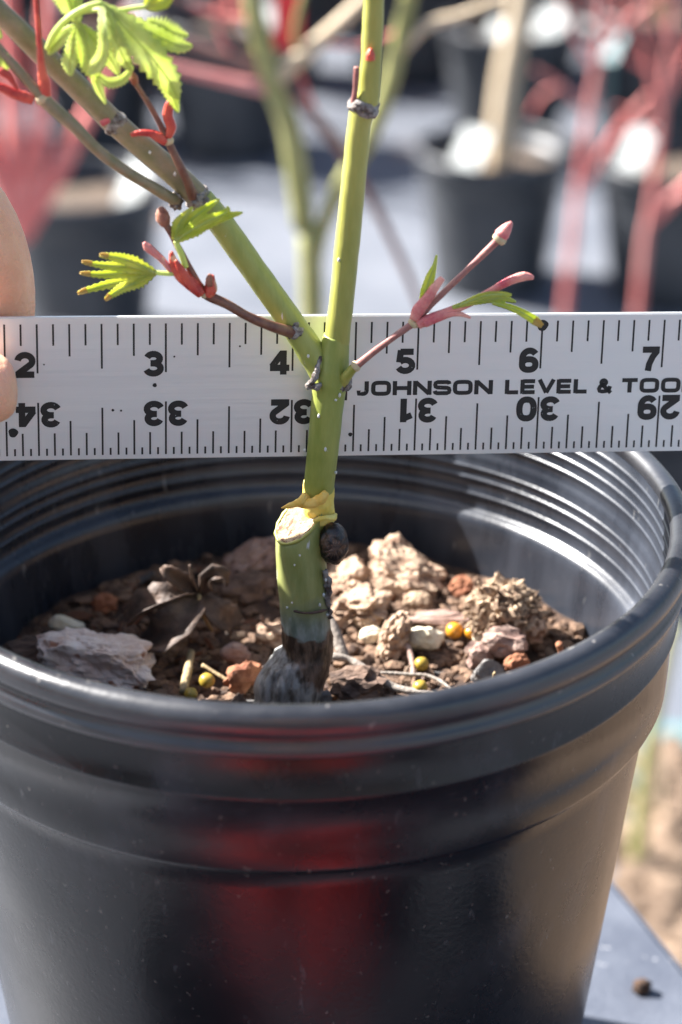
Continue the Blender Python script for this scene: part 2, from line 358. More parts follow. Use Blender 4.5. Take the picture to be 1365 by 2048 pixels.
place_lump('bark_chunk', 790, 1185, 80, 50, M['bark4'], 'reddish bark piece lying below the biggest pale bark chunk', 'bark chunk', 33, 3, .1, -.1, None, .35, .4)
place_lump('bark_chunk', 788, 1278, 62, 120, M['bark1'], 'upright weathered bark sliver to the left of the white pebble', 'bark sliver', 24, 4, .1, .30, .008, .22, .6)
place_lump('bark_chunk', 838, 1208, 68, 58, M['fibre'], 'round ribbed bark scrap above the white pebble', 'bark scrap', 25, 3, 0, .2, None, .2, .3)
place_lump('bark_chunk', 893, 1240, 160, 34, M['bark3'], 'long brown bark strip lying just above the orange prills', 'bark strip', 26, 3, .05, .06, .006, .2, .3)
place_lump('bark_chunk', 925, 1178, 60, 56, M['bark4'], 'reddish bark knob between the pale chunk and the shaggy clump', 'bark knob', 27, 3, 0, 0, None, .35, .3)
place_lump('pebble', 848, 1281, 84, 66, M['pale'], 'bright white pebble in front of the brown bark strip', 'pebble', 41, 3, .2, .3, None, .22, 0, 5)
place_lump('pebble', 742, 1270, 42, 34, M['pale'], 'small curved cream pebble beside the upright bark sliver', 'pebble', 42, 3, .2, -.4, None, .3)
place_lump('pebble', 962, 1278, 34, 30, M['pale'], 'tiny white pebble touching the smaller orange prill', 'pebble', 43, 2, .2, .3, None, .2, 0, 4)
place_lump('pebble', 975, 1345, 70, 62, M['grey'], 'dull grey pebble near the front of the pot', 'pebble', 44, 3, .2, .3, None, .2, 0, 5)
place_lump('bark_chip', 1035, 1328, 48, 48, M['bark4'], 'small bright red brown bark chip near the pot wall', 'bark chip', 45, 3, .2, .3, None, .3)
place_lump('bark_chip', 960, 1310, 62, 60, M['bark3'], 'knobbly purple brown bark chip under the tiny white pebble', 'bark chip', 46, 3, .2, .3, None, .4, .3)
place_lump('bark_chip', 715, 1370, 120, 70, M['bark2'], 'dark curled bark plate beside the grey root', 'bark chip', 47, 3, .3, -.15, .012, .35, .5)
place_lump('pebble', 650, 1392, 40, 34, M['grey'], 'small grey pebble at the foot of the maple trunk', 'pebble', 48, 2, .2, .3, None, .2, 0, 4)

# shaggy clump: many bark fibres
def clump():
    c0 = G(1015, 1250, SZ); root = empty('bark_clump', (c0.x, c0.y, soil_h(c0.x, c0.y)))
    tag(root, 'shaggy clump of brown bark fibres standing by the sunlit pot wall', 'bark clump')
    c = G(1010, 1222, SZ + .009); v, f = lump(61, 4, (.0078, .006, .0072), .35, 2.2, .5)
    obj('core', ([c + p for p in v], f), M['fibre'], root, False)
    rng = random.Random(3); parts = []
    for i in range(150):
        a = rng.uniform(-.5, 3.6); b = rng.uniform(-.7, 1.3)
        d = Vector((math.cos(a) * math.cos(b), -abs(math.sin(a)) * math.cos(b) * (1 if rng.random() < .8 else -1), math.sin(b)))
        p = c + Vector((d.x * .0072, d.y * .0056, d.z * .0064)); t = (d * .5 + Vector((rng.gauss(0, .5), rng.gauss(0, .4), rng.gauss(.1, .6)))).normalized()
        l = rng.uniform(.0012, .0032); r = rng.uniform(.0004, .00095)
        parts.append(tube([p - t * l * .6, p + t * l * .3 + d * .0004, p + t * l], [r, r * .9, r * .35], 5, 1))
    o = obj('fibres', join(*parts), M['fibre'], root, False); o['kind'] = 'stuff'
    for k, (x, y, sx, sz, m) in enumerate(((1068, 1258, .0032, .0038, 'bark1'), (955, 1205, .0028, .003, 'fibre'), (1010, 1285, .0055, .004, 'bark3'))):
        q = G(x, y, SZ + .006); v, f = lump(70 + k, 3, (sx, .003, sz), .35, 2, .4); obj('flake', ([q + p for p in v], f), M[m], root, False)
clump()

# fertiliser prills
for i, (px, py, rp, m, lab) in enumerate(((909, 1261, 17.5, 'prill', 'larger of two orange fertiliser prills beside the white pebble'), (943, 1265, 14, 'prill', 'smaller of two orange fertiliser prills touching the tiny white pebble'),
        (843, 1328, 15, 'prillolive', 'olive yellow fertiliser prill below the white pebble'), (841, 1374, 15, 'prillolive', 'olive yellow fertiliser prill beside the thin grey root'),
        (414, 1361, 16, 'prillolive', 'olive yellow fertiliser prill beside the straw stick'), (382, 1388, 14, 'prillolive', 'olive yellow fertiliser prill at the foot of the straw stick'))):
    c = G(px, py, SZ + .003); r = pxm(c, rp); v, f = lump(300 + i, 3, (r, r, r * .97), .06, 1.2)
    o = obj('fertiliser_prill', ([c + p for p in v], f), M[m], origin=Vector((c.x, c.y, c.z - r))); tag(o, lab, 'fertiliser prill', 'fertiliser prills on the soil')
# sticks and roots
def stick(name, pts, r, m, label, cat, z=.0025, seed=0):
    q = [G(a, b, SZ + (z if len(t) == 0 else t[0])) for a, b, *t in pts]
    o = obj(name, tube(q, [pxm(q[0], x) for x in r], 8, 5, .0002, 500, seed=seed), m, origin=q[0]); tag(o, label, cat)
stick('root', [(640, 1300, .006), (668, 1312, .006), (705, 1322, .005), (750, 1352, .004), (790, 1375), (840, 1384), (880, 1392)], [7, 8, 8, 8, 8, 7, 5], M['root'], 'thick grey root snaking across the soil from the trunk', 'root')
stick('root', [(760, 1345), (810, 1348), (860, 1352), (892, 1370), (912, 1392)], [4, 4, 4, 3.5, 3], M['root'], 'thin pale root curving beside the thick grey root', 'root', .004)
stick('stick', [(655, 1230, .010), (672, 1270, .007), (690, 1318, .003)], [12, 13, 12], M['root'], 'short grey stick leaning behind the maple trunk', 'stick')
stick('stick', [(383, 1305, .004), (375, 1345, .004), (366, 1385, .003)], [8, 9, 8], M['straw'], 'short straw coloured stick beside the large pinkish stone', 'stick')
stick('stick', [(405, 1330, .004), (435, 1348, .003), (462, 1364, .002)], [4, 4, 3], M['straw'], 'thin green brown stick above the yellow prill', 'stick')
stick('stick', [(815, 1290, .004), (824, 1320, .003), (826, 1350, .003)], [6, 6, 5], M['bark3'], 'thin brown stick below the white pebble', 'stick')
stick('stick', [(1118, 1288, .010), (1124, 1308, .006), (1128, 1330, .002)], [7, 8, 8], M['bark4'], 'short red brown stick standing at the pot wall', 'stick')
stick('stick', [(990, 1345, .008), (986, 1362, .005), (985, 1380, .002)], [2.5, 2.5, 2], M['straw'], 'thin pale sprig standing near the front rim', 'stick')

# lobed strip used for green and dead leaves
def lobe(pts, wid, fold=.35, teeth=0, nrm=None, n=14, droop=0, curl=0.0):
    ps, wd = catmull(pts, wid, max(2, n // (len(pts) - 1)))
    V, F = [], []; k = len(ps); nrm = nrm or Vector((0, -1, .35)).normalized()
    for i in range(k):
        t = (ps[min(i + 1, k - 1)] - ps[max(i - 1, 0)]).normalized(); sd = t.cross(nrm).normalized(); nn = sd.cross(t)
        wv = wd[i] * (1 + (teeth * (1 if i % 2 else -1) if 1 < i < k - 1 else 0))
        for u in (-1, -.5, 0, .5, 1):
            V.append(ps[i] + sd * wv * u * (1 - curl * abs(u)) + nn * (wv * fold * abs(u)) + nn * noise.noise(ps[i] * 300 + Vector((u * 2, 0, 0))) * wv * .18)
    for i in range(k - 1):
        for j in range(4): F.append((i * 5 + j, i * 5 + j + 1, i * 5 + 6 + j, i * 5 + 5 + j))
    return V, F
def solid(o, t):
    md = o.modifiers.new('thickness', 'SOLIDIFY'); md.thickness = t; md.offset = 0; return o

def dead_leaf():
    zz = lambda a, b, h: G(a, b, SZ + h)
    L = []
    L.append(lobe([zz(398, 1190, .012), zz(370, 1235, .011), zz(325, 1280, .006), zz(280, 1290, .003)], [.0006, .0040, .0052, .0012], .8, .1, Vector((.2, -.5, 1)).normalized()))
    L.append(lobe([zz(398, 1190, .012), zz(340, 1200, .014), zz(285, 1230, .010), zz(262, 1250, .007)], [.0006, .0034, .0040, .0008], .9, .1, Vector((-.2, -.3, 1)).normalized()))
    L.append(lobe([zz(398, 1190, .012), zz(362, 1165, .016), zz(335, 1145, .020), zz(325, 1135, .021)], [.0006, .0020, .0017, .0003], 1.1, .1, Vector((.1, -.8, .6)).normalized()))
    L.append(lobe([zz(398, 1190, .012), zz(415, 1160, .016), zz(440, 1150, .018), zz(452, 1170, .014)], [.0006, .0019, .0016, .0003], 1.2, .1, Vector((.5, -.6, .6)).normalized()))
    L.append(lobe([zz(398, 1190, .012), zz(430, 1225, .010), zz(455, 1245, .006), zz(462, 1260, .004)], [.0006, .0032, .0034, .0006], .6, .1, Vector((.3, -.6, .6)).normalized()))
    b = zz(380, 1240, 0)
    root = empty('dead_leaf', (b.x, b.y, SZ)); tag(root, 'curled dry brown maple leaf lying in the shade on the soil', 'dead leaf')
    solid(obj('blade', join(*L), M['dead'], root), .0004)
    q = [zz(398, 1190, .012), zz(386, 1160, .018), zz(380, 1130, .022)]
    obj('stalk', tube(q, [.0005, .0004, .0003], 6), M['dead'], root)
    q = [zz(398, 1190, .013), zz(405, 1225, .010), zz(425, 1262, .004)]
    obj('midrib', tube(q, [.0006, .0005, .0004], 6), M['straw'], root)
dead_leaf()

# scattered bark chips: shared meshes, single objects
def chips():
    rng = random.Random(11); kinds = []
    mats = ['bark1', 'bark2', 'bark3', 'bark4', 'crumb', 'fibre', 'grey']
    words = dict(bark1='pale tan bark', bark2='dark brown bark', bark3='rose brown bark', bark4='rust red bark', crumb='brown crumbly bark', fibre='fibrous brown bark', grey='grey grit')
    for i in range(18):
        m = mats[i % len(mats)]
        v, f = lump(400 + i, 2, (1.5, rng.uniform(.14, .22), .13) if i % 3 == 2 else (1, rng.uniform(.5, .85), rng.uniform(.14, .32)), .35, 1.8, .3, 3)
        kinds.append((mesh('bark_fragment', v, f, M[m], False), words[m]))
    n = 0
    while n < 260:
        a = rng.uniform(0, 2 * math.pi); r = .069 * math.sqrt(rng.random()); x, y = r * math.cos(a), r * math.sin(a)
        if y < -.022 or (abs(x) < .008 and abs(y) < .008): continue
        q = rng.choice((.0014, .0018, .0024, .003, .0036)); size = {.0014: 'tiny', .0018: 'very small', .0024: 'small', .003: 'middling', .0036: 'larger'}[q]; z = soil_h(x, y) + q * .22
        if r + q > .070 or any(math.hypot(x - hx, y - hy) < hr + q * .6 for hx, hy, hr in HERO): continue
        kd = kinds[rng.randrange(18)]; side = 'sunlit' if x > .008 else 'shaded'; o = link('bark_fragment', kd[0], None, (x, y, z)); o.scale = (q, q, q)
        o.rotation_euler = (rng.gauss(0, .45), rng.gauss(0, .45), rng.uniform(0, 6.3))
        tag(o, '%s %s fragment loose on the %s soil' % (size, kd[1], side), 'bark fragment', 'loose bark fragments on the soil'); n += 1
chips()

# ================================================================== THE MAPLE
mb = Vector((0, 0, SZ - .002))
maple = empty('maple_sapling', mb); tag(maple, 'young grafted green maple sapling growing in the large black pot', 'sapling')
def px_r(n): return n * .0000995
def gradmat():
    m = pm('rootstock_bark', (.21, .235, .06), (.35, .36, .13), 260, .5, .25, 1200, stretch=(1, 1, .25), speck=(.55, .55, .50), speck_scale=620, speck_lo=.665)
    t = m.node_tree; b = t.nodes['Principled BSDF']; L = t.links.new; src = b.inputs['Base Color'].links[0].from_socket
    ge = t.nodes.new('ShaderNodeNewGeometry'); sp = t.nodes.new('ShaderNodeSeparateXYZ'); L(ge.outputs['Position'], sp.inputs[0])
    nz = t.nodes.new('ShaderNodeTexNoise'); nz.inputs['Scale'].default_value = 260; nz.inputs['Detail'].default_value = 4; L(ge.outputs['Position'], nz.inputs['Vector'])
    ma = t.nodes.new('ShaderNodeMath'); ma.operation = 'MULTIPLY_ADD'; L(nz.outputs['Fac'], ma.inputs[0]); ma.inputs[1].default_value = .007; L(sp.outputs['Z'], ma.inputs[2])
    mr = t.nodes.new('ShaderNodeMapRange'); za = P(600, 1420, -.004).z + .0035; zb = P(600, 1060, -.004).z + .0035
    mr.inputs['From Min'].default_value = za; mr.inputs['From Max'].default_value = zb; L(ma.outputs[0], mr.inputs[0])
    # brown cork and blue grey film by height, noisy
    n2 = t.nodes.new('ShaderNodeTexNoise'); n2.inputs['Scale'].default_value = 420; n2.inputs['Detail'].default_value = 6
    mp = t.nodes.new('ShaderNodeMapping'); mp.inputs['Scale'].default_value = (1.4, 1.4, .5); L(ge.outputs['Position'], mp.inputs[0]); L(mp.outputs[0], n2.inputs['Vector'])
    def ramp(cs):
        r = t.nodes.new('ShaderNodeValToRGB'); e = r.color_ramp.elements
        e[0].position, e[0].color = cs[0][0], (*cs[0][1], 1); e[1].position, e[1].color = cs[-1][0], (*cs[-1][1], 1)
        for p, c in cs[1:-1]:
            k = e.new(p); k.color = (*c, 1)
        L(mr.outputs[0], r.inputs[0]); return r
    dark = ramp([(0, (.03, .02, .013)), (.24, (.03, .02, .013)), (.30, (.035, .022, .013)), (.40, (.05, .03, .018)), (.42, (.15, .19, .15)), (.50, (.16, .19, .13))])
    lite = ramp([(0, (.17, .12, .09)), (.24, (.18, .12, .085)), (.30, (.17, .11, .07)), (.40, (.20, .13, .085)), (.42, (.30, .34, .31)), (.50, (.27, .32, .24))])
    r5 = t.nodes.new('ShaderNodeValToRGB'); r5.color_ramp.elements[0].position = .4; r5.color_ramp.elements[1].position = .62; L(n2.outputs['Fac'], r5.inputs[0])
    mx = t.nodes.new('ShaderNodeMix'); mx.data_type = 'RGBA'; L(r5.outputs[0], mx.inputs[0]); L(dark.outputs[0], mx.inputs[6]); L(lite.outputs[0], mx.inputs[7])
    st = t.nodes.new('ShaderNodeMapRange'); st.inputs['From Min'].default_value = .49; st.inputs['From Max'].default_value = .64; L(mr.outputs[0], st.inputs[0])
    m2 = t.nodes.new('ShaderNodeMix'); m2.data_type = 'RGBA'; L(st.outputs[0], m2.inputs[0]); L(mx.outputs[2], m2.inputs[6]); L(src, m2.inputs[7])
    L(m2.outputs[2], b.inputs['Base Color'])
    # grey swollen root side, divided from the brown cork by a slanting, ragged line
    A, B = P(566, 1302, -.004), P(652, 1398, -.004); dv = (B - A).normalized(); nv = Vector((dv.z, 0, -dv.x))
    if nv.x > 0: nv = -nv
    dt = t.nodes.new('ShaderNodeVectorMath'); dt.operation = 'DOT_PRODUCT'; L(ge.outputs['Position'], dt.inputs[0]); dt.inputs[1].default_value = nv
    ad = t.nodes.new('ShaderNodeMath'); ad.operation = 'MULTIPLY_ADD'; L(n2.outputs['Fac'], ad.inputs[0]); ad.inputs[1].default_value = .004; L(dt.outputs['Value'], ad.inputs[2])
    gm = t.nodes.new('ShaderNodeMapRange'); o_ = nv.dot(A) + .002; gm.inputs['From Min'].default_value = o_ - .0006; gm.inputs['From Max'].default_value = o_ + .0008; L(ad.outputs[0], gm.inputs[0])
    gr = t.nodes.new('ShaderNodeValToRGB'); gr.color_ramp.elements[0].position = .34; gr.color_ramp.elements[1].position = .62; gr.color_ramp.elements[0].color = (.09, .08, .065, 1); gr.color_ramp.elements[1].color = (.36, .365, .35, 1)
    L(n2.outputs['Fac'], gr.inputs[0]); m4 = t.nodes.new('ShaderNodeMix'); m4.data_type = 'RGBA'; L(gm.outputs[0], m4.inputs[0]); L(m2.outputs[2], m4.inputs[6]); L(gr.outputs[0], m4.inputs[7]); L(m4.outputs[2], b.inputs['Base Color'])
    # corky relief low down
    bp = t.nodes.new('ShaderNodeBump'); bp.inputs['Distance'].default_value = .0007; L(n2.outputs['Fac'], bp.inputs['Height'])
    s2 = t.nodes.new('ShaderNodeMapRange'); s2.inputs['From Min'].default_value = .38; s2.inputs['From Max'].default_value = .44; s2.inputs['To Min'].default_value = 1; s2.inputs['To Max'].default_value = .12
    L(mr.outputs[0], s2.inputs[0]); L(s2.outputs[0], bp.inputs['Strength']); L(bp.outputs[0], b.inputs['Normal'])
    return m
M['rootstock'] = gradmat()

def rootstock():
    rows = [(1470, 498, 640), (1440, 501, 640), (1420, 505, 640), (1400, 509, 642), (1385, 511, 645), (1370, 514, 649), (1355, 518, 653), (1342, 523, 657), (1330, 530, 660), (1320, 538, 663), (1312, 547, 665), (1305, 556, 666), (1299, 563, 667), (1290, 566, 668), (1278, 566, 668), (1268, 565, 667), (1258, 564, 663), (1235, 562, 662), (1200, 559, 661), (1150, 554, 656),
            (1100, 552, 650), (1080, 552, 648), (1060, 553, 645), (1040, 553, 643), (1020, 554, 641), (1000, 556, 640)]
    seg = 40; V, F = [], []
    c0 = P(597, 1050, -.0008); cc = Vector((c0.x, -.0008, c0.z))
    for (y, l, r) in rows:
        a = P(l, y, 0); b = P(r, y, 0); c = (a + b) / 2; rad = (b.x - a.x) / 2
        for k in range(seg):
            t = 2 * math.pi * k / seg; p = Vector((c.x + rad * math.cos(t), rad * (.98 if y < 1270 else 1.0) * math.sin(t), c.z))
            amp = .00010 if y < 1262 else .00055
            if 1262 <= y < 1300: amp = .0004
            d = Vector((math.cos(t), math.sin(t), 0)); p += d * amp * (noise.noise(Vector((p.x * 450, p.y * 450, p.z * 260))) * 1.6)
            if y >= 1312 and p.x < c.x + .003: p += d * .00028 * math.sin((p.z + .5 * p.x) * 2600 + 5 * noise.noise(p * 170))
            zmax = cc.z + .62 * (p.x - cc.x) + .46 * (p.y - cc.y)
            if p.z > zmax: p.z = zmax
            V.append(p)
    n = len(rows)
    for i in range(n - 1):
        for k in range(seg): F.append((i * seg + k, i * seg + (k + 1) % seg, (i + 1) * seg + (k + 1) % seg, (i + 1) * seg + k))
    obj('rootstock', (V, F), M['rootstock'], maple)
    # cut face: pale sawn wood with a green cambium edge
    a = P(553, 1060, 0); b = P(645, 1060, 0); cx = (a.x + b.x) / 2; rad = (b.x - a.x) / 2
    def ringpts(s_, up): return [Vector((cx + rad * s_ * math.cos(2 * math.pi * k / seg), rad * s_ * math.sin(2 * math.pi * k / seg), 0)) for k in range(seg)], up
    V, F = [], []; radii = [(1.0, .0), (1.005, .0004), (.93, .00055), (.80, .0003), (.5, .0004), (.2, .0004)]
    for s_, up in radii:
        for p in ringpts(s_, up)[0]:
            z = cc.z + .62 * (p.x - cc.x) + .46 * (p.y - cc.y) + up + (.00022 * noise.noise(p * 900) if s_ < .95 else 0)
            V.append(Vector((p.x, p.y, z)))
    for i in range(len(radii) - 1):
        for k in range(seg): F.append((i * seg + k, i * seg + (k + 1) % seg, (i + 1) * seg + (k + 1) % seg, (i + 1) * seg + k))
    F.append(tuple(range((len(radii) - 1) * seg, len(radii) * seg)))
    o = obj('cut_face', (V, F), M['wood'], maple); o['label'] = 'pale sawn face of the cut rootstock stub'
    V2, F2 = tube([Vector((cx + rad * 1.0 * math.cos(t), rad * 1.0 * math.sin(t), cc.z + .62 * (cx + rad * math.cos(t) - cc.x) + .46 * (rad * math.sin(t) - cc.y) + .0002)) for t in [2 * math.pi * k / 30 for k in range(31)]], .00042, 8, 1, .0003, 700)
    obj('cambium_edge', (V2, F2), M['ygreen'], maple)
rootstock()
# small scar line on the rootstock
q = [P(588, 1222, -.0052), P(610, 1226, -.0058), P(635, 1224, -.0054), P(655, 1219, -.004)]
obj('scar', tube(q, [.0002, .0003, .0003, .0002], 6, 5, .0002, 900), M['bark2'], maple)

def node_collar(c, d, r, h, m='node', bump=.0005, seed=0):
    d = Vector(d).normalized()
    return obj('node_scar', tube([c - d * h, c - d * h * .4, c, c + d * h * .5, c + d * h], [r * .93, r * 1.06, r * 1.10, r * 1.03, r * .9], 16, 2, bump, 900, seed=seed), M[m], maple)

def stem(name, pts, rad, m, y=None, seg=18, bump=.0001, **k):
    q = [P(a, b, (t[0] if t else 0)) for a, b, *t in pts]
    return obj(name, tube(q, [px_r(x) for x in rad], seg, 6, bump, 300, **k), M[m], maple)
# scion trunk, leader, left branch
stem('trunk', [(636, 1085, .0022), (637, 1030, .0016), (638, 985, .0010), (643, 930, .0004), (648, 880), (653, 830), (657, 790), (660, 760), (664, 735), (669, 705), (673, 670)], [30, 31, 31, 32, 32.5, 33, 33.5, 37, 36, 30, 25], 'green')
stem('leader', [(662, 750), (668, 715), (674, 680), (679, 640), (685, 590), (692, 520), (700, 440), (707, 370), (714, 300), (719, 250), (724, 225), (730, 205)], [26, 26, 25.5, 25, 24.5, 24.5, 24.3, 24, 23.5, 23, 25, 25], 'ygreen')
stem('leader_tip', [(729, 220), (738, 190), (741, 150), (744, 100), (746, 50), (748, 0), (750, -120), (752, -300)], [23, 22, 20.5, 20, 20, 20, 19, 17], 'ygreen')
stem('left_branch', [(655, 768), (641, 735), (622, 703), (598, 666), (560, 612), (520, 556), (475, 492), (435, 437), (402, 398)], [27, 28, 28, 26.5, 25.5, 25.5, 25.5, 25.5, 25], 'green')
stem('branch_tip', [(415, 415), (385, 382), (340, 340), (290, 298), (230, 246), (180, 198), (120, 140), (60, 83), (0, 24), (-80, -55), (-220, -190)], [24, 24, 23.5, 23, 23, 22.5, 22, 21.5, 21, 20, 17], 'olive')
# crotch ridge and node scars
obj('crotch_ridge', tube([P(641, 712, -.0022), P(636, 738, -.0032), P(627, 758, -.0034), P(618, 772, -.0030)], [.0003, .0006, .0007, .0005], 8, 5, .0006, 900), M['node'], maple)
obj('crotch_ridge', tube([P(612, 771, -.0018), P(630, 773, -.0034), P(642, 770, -.0040)], [.0005, .0008, .0003], 8, 5, .0007, 900), M['node'], maple)
v, f = lump(500, 3, (.0018, .0014, .0017), .5, 2.2); c = P(685, 768, -.0012)
obj('node_scar', ([c + p for p in v], f), M['node'], maple)
node_collar(P(729, 213), P(736, 190) - P(724, 228), px_r(27), .0014, bump=.0009)
node_collar(P(230, 246), P(180, 198) - P(290, 298), px_r(23.5), .0014)
node_collar(P(395, 393, .000), P(340, 340) - P(435, 437), px_r(24.5), .0008)
v, f = lump(501, 3, (.0016, .0012, .0015), .5, 2.2); c = P(398, 402, -.0022); obj('node_scar', ([c + p for p in v], f), M['node'], maple)
v, f = lump(502, 3, (.0017, .0014, .0017), .5, 2.2); c = P(588, 662, -.0022); obj('node_scar', ([c + p for p in v], f), M['node'], maple)
v, f = lump(503, 3, (.0012, .0010, .0016), .5, 2.2); c = P(352, 402, -.0012); obj('node_scar', ([c + p for p in v], f), M['node'], maple)
# graft union
o = stem('graft_callus', [(638, 1040, .0014), (638, 1020, .0014), (636, 1000, .0011), (637, 985, .0010), (640, 968, .0008)], [30.5, 31.5, 32.5, 32, 31], 'callus', bump=.0005); o['label'] = 'bright yellow graft callus'
obj('callus_lobe', tube([P(598, 1012, -.003), P(618, 1008, -.0035), P(640, 1000, -.0036), P(656, 985, -.003)], [.0003, .0010, .0012, .0006], 10, 5, .0005, 700), M['flap'], maple)
obj('bark_flap', tube([P(563, 1016, -.004), P(580, 1011, -.0042), P(600, 1004, -.0036), P(612, 992, -.002)], [.0001, .0006, .0009, .0010], 8, 5, .0002, 700), M['flap'], maple)
obj('graft_lip', tube([P(628, 1042, -.0034), P(648, 1036, -.0036), P(668, 1036, -.002), P(672, 1030, .0)], [.0004, .0006, .0006, .0004], 8, 5, .0004, 900), M['callus'], maple)
# dark healed knot at the right of the union
def knot():
    c = P(668, 1087, -.0020); V, F = lump(510, 4, (.0032, .0029, .0046), .10, 1.6, .14)
    o = obj('knot', ([c + p for p in V], F), M['knob'], maple); o['label'] = 'dark glossy healed knot beside the graft'
    for k in range(5):
        t = .3 + k * .45
        pts = [c + Vector((.0029 * math.cos(t) * s_, -.0026 * math.sqrt(max(0, 1 - s_ * s_)) - .0001, .0042 * math.sin(t) * s_)) for s_ in (-.8, -.3, .3, .8)]
        obj('knot_ridge', tube(pts, [.0001, .00028, .0003, .0001], 6, 4, .0002, 900), M['bark2'], o)
knot()
q = [P(650, 1140, -.0036), P(656, 1170, -.003), P(657, 1200, -.0028), P(662, 1235, -.0018)]
obj('bark_ridge', tube(q, [.0005, .0007, .0006, .0003], 8, 6, .0009, 1200), M['node'], maple)
# pale lenticels
rng = random.Random(2); lent = []
for (x, y, dy) in [(651, 899, -.0033), (638, 832, -.003), (627, 822, -.0005), (672, 800, -.0032), (680, 790, -.003), (678, 520, -.0022), (617, 712, -.0027), (610, 720, -.002), (610, 900, -.0007), (672, 945, -.0015), (590, 1130, -.0047), (597, 1152, -.0048), (588, 1160, -.0046), (600, 1110, -.0048), (640, 1210, -.0048),
                  (648, 1190, -.0042), (652, 1160, -.0036), (655, 1230, -.0036), (560, 1150, -.001), (556, 1110, 0), (575, 1215, -.004), (650, 1110, -.0030), (655, 1180, -.003), (585, 1205, -.0046), (505, 540, -.002), (452, 470, -.0023), (492, 530, -.001), (350, 348, -.0022), (300, 305, -.0022)]:
    c = P(x, y, dy); v, f = lump(int(x), 1, (.00030, .00025, .00042 * rng.uniform(.7, 1.3)), .3); lent.append(([c + p for p in v], f))
o = obj('lenticels', join(*lent), M['lenticel'], maple); o['kind'] = 'stuff'

# twigs
stem('twig', [(588, 664, -.002), (568, 660, -.004), (535, 649, -.006), (495, 632, -.007), (455, 609, -.008), (418, 592, -.008), (405, 582, -.008)], [14, 11, 10, 9.5, 9.5, 10, 9], 'twig', seg=12, bump=.00008)
stem('twig', [(412, 588, -.008), (395, 565, -.008), (376, 530, -.008), (358, 497, -.008), (342, 466, -.008), (330, 446, -.008)], [9, 8, 7, 6.5, 6.5, 7], 'twig', seg=12, bump=.00008)
stem('twig', [(352, 400, -.001), (335, 392, -.003), (300, 371, -.005), (250, 341, -.007), (200, 304, -.008), (150, 254, -.009), (105, 214, -.009), (85, 195, -.009)], [12, 11.5, 11, 11, 11, 12, 13, 14], 'olive', seg=14, bump=.00008)
stem('twig', [(90, 198, -.009), (62, 168, -.009), (30, 132, -.009), (0, 100, -.009), (-60, 30, -.009)], [12, 9.5, 9.5, 9.5, 8], 'olive', seg=12, bump=.00008)
stem('twig', [(388, 395, -.002), (378, 370, -.003), (362, 335, -.004), (345, 300, -.004), (336, 280, -.004)], [11, 9, 8, 7.5, 9], 'twig', seg=12, bump=.00008)
stem('twig', [(338, 284, -.004), (320, 248, -.004), (298, 208, -.004), (280, 180, -.004), (270, 164, -.004)], [8, 6, 5.5, 5, 5], 'twig', seg=12, bump=.00008)
stem('twig', [(684, 766, -.001), (694, 752, -.003), (704, 740, -.004), (714, 731, -.0045)], [13, 11, 9.5, 9], 'ygreen', seg=12, bump=.00008)
stem('twig', [(712, 733, -.0045), (745, 706, -.005), (785, 676, -.006), (815, 655, -.006), (829, 645, -.006)], [9, 7, 6.5, 7, 9], 'twigpink', seg=12, bump=.00008)
stem('twig', [(829, 645, -.006), (860, 612, -.006), (900, 573, -.006), (945, 530, -.006), (985, 491, -.006), (998, 479, -.006)], [8, 6.5, 6.5, 6.5, 7, 9], 'twigpink', seg=12, bump=.00008)
def collar(px, py, y, dx, dy, r, h=.0006, m='cream'):
    d = (P(px + dx, py + dy, y) - P(px, py, y)); node_collar(P(px, py, y), d, px_r(r), h, m, .0002)
collar(713, 732, -.0045, 10, -9, 10); collar(828, 646, -.006, 10, -9, 10.5); collar(1000, 477, -.006, 10, -10, 13, .0007)
collar(86, 196, -.009, -10, -12, 14, .0007); collar(410, 586, -.008, -10, -8, 10); collar(337, 282, -.004, -6, -12, 9.5)

# buds and bud scales: tapering curved tongues
def tongue(name, pts, w, m, y, flat=.55, seed=0):
    q = [P(a, b, y + (t[0] if t else 0)) for a, b, *t in pts]
    ps, rd = catmull(q, [px_r(x) for x in w], 5); V, F = [], []; n = len(ps); seg = 10
    for i in range(n):
        t = (ps[min(i + 1, n - 1)] - ps[max(i - 1, 0)]).normalized(); sd = t.cross(Vector((0, -1, 0))).normalized(); nn = sd.cross(t)
        for k in range(seg):
            a = 2 * math.pi * k / seg; V.append(ps[i] + sd * rd[i] * math.cos(a) + nn * rd[i] * flat * math.sin(a))
    for i in range(n - 1):
        for k in range(seg): F.append((i * seg + k, i * seg + (k + 1) % seg, (i + 1) * seg + (k + 1) % seg, (i + 1) * seg + k))
    F.append(tuple(reversed(range(seg)))); F.append(tuple(range((n - 1) * seg, n * seg)))
    return obj(name, (V, F), M[m], maple)
tongue('bud_scale', [(91, 192), (89, 165), (84, 140), (80, 95), (77, 50), (73, 5), (70, -30)], [11, 11, 8, 5.5, 5, 4.5, 3], 'red', -.0095)
tongue('bud_scale', [(68, 201), (50, 194), (28, 187), (5, 176), (-20, 166)], [8, 11, 10, 9, 5], 'red', -.0095)
tongue('bud_scale', [(36, 180), (28, 165), (18, 152), (5, 145), (-6, 142)], [3, 5, 8, 8, 4], 'red', -.0100)
tongue('bud_scale', [(336, 276), (343, 255), (336, 232), (340, 210), (349, 194)], [6, 10, 10, 9, 4], 'red', -.0045)
tongue('bud_scale', [(333, 286), (318, 275), (300, 267), (280, 266), (262, 270)], [7, 10, 7, 6, 4], 'red', -.0048)
tongue('bud_scale', [(203, 248), (212, 243), (220, 240)], [6, 6, 4], 'pink', -.003)
tongue('bud_scale', [(404, 590), (385, 570), (362, 550), (348, 525), (343, 503)], [9, 14, 13, 9, 3], 'red', -.0092)
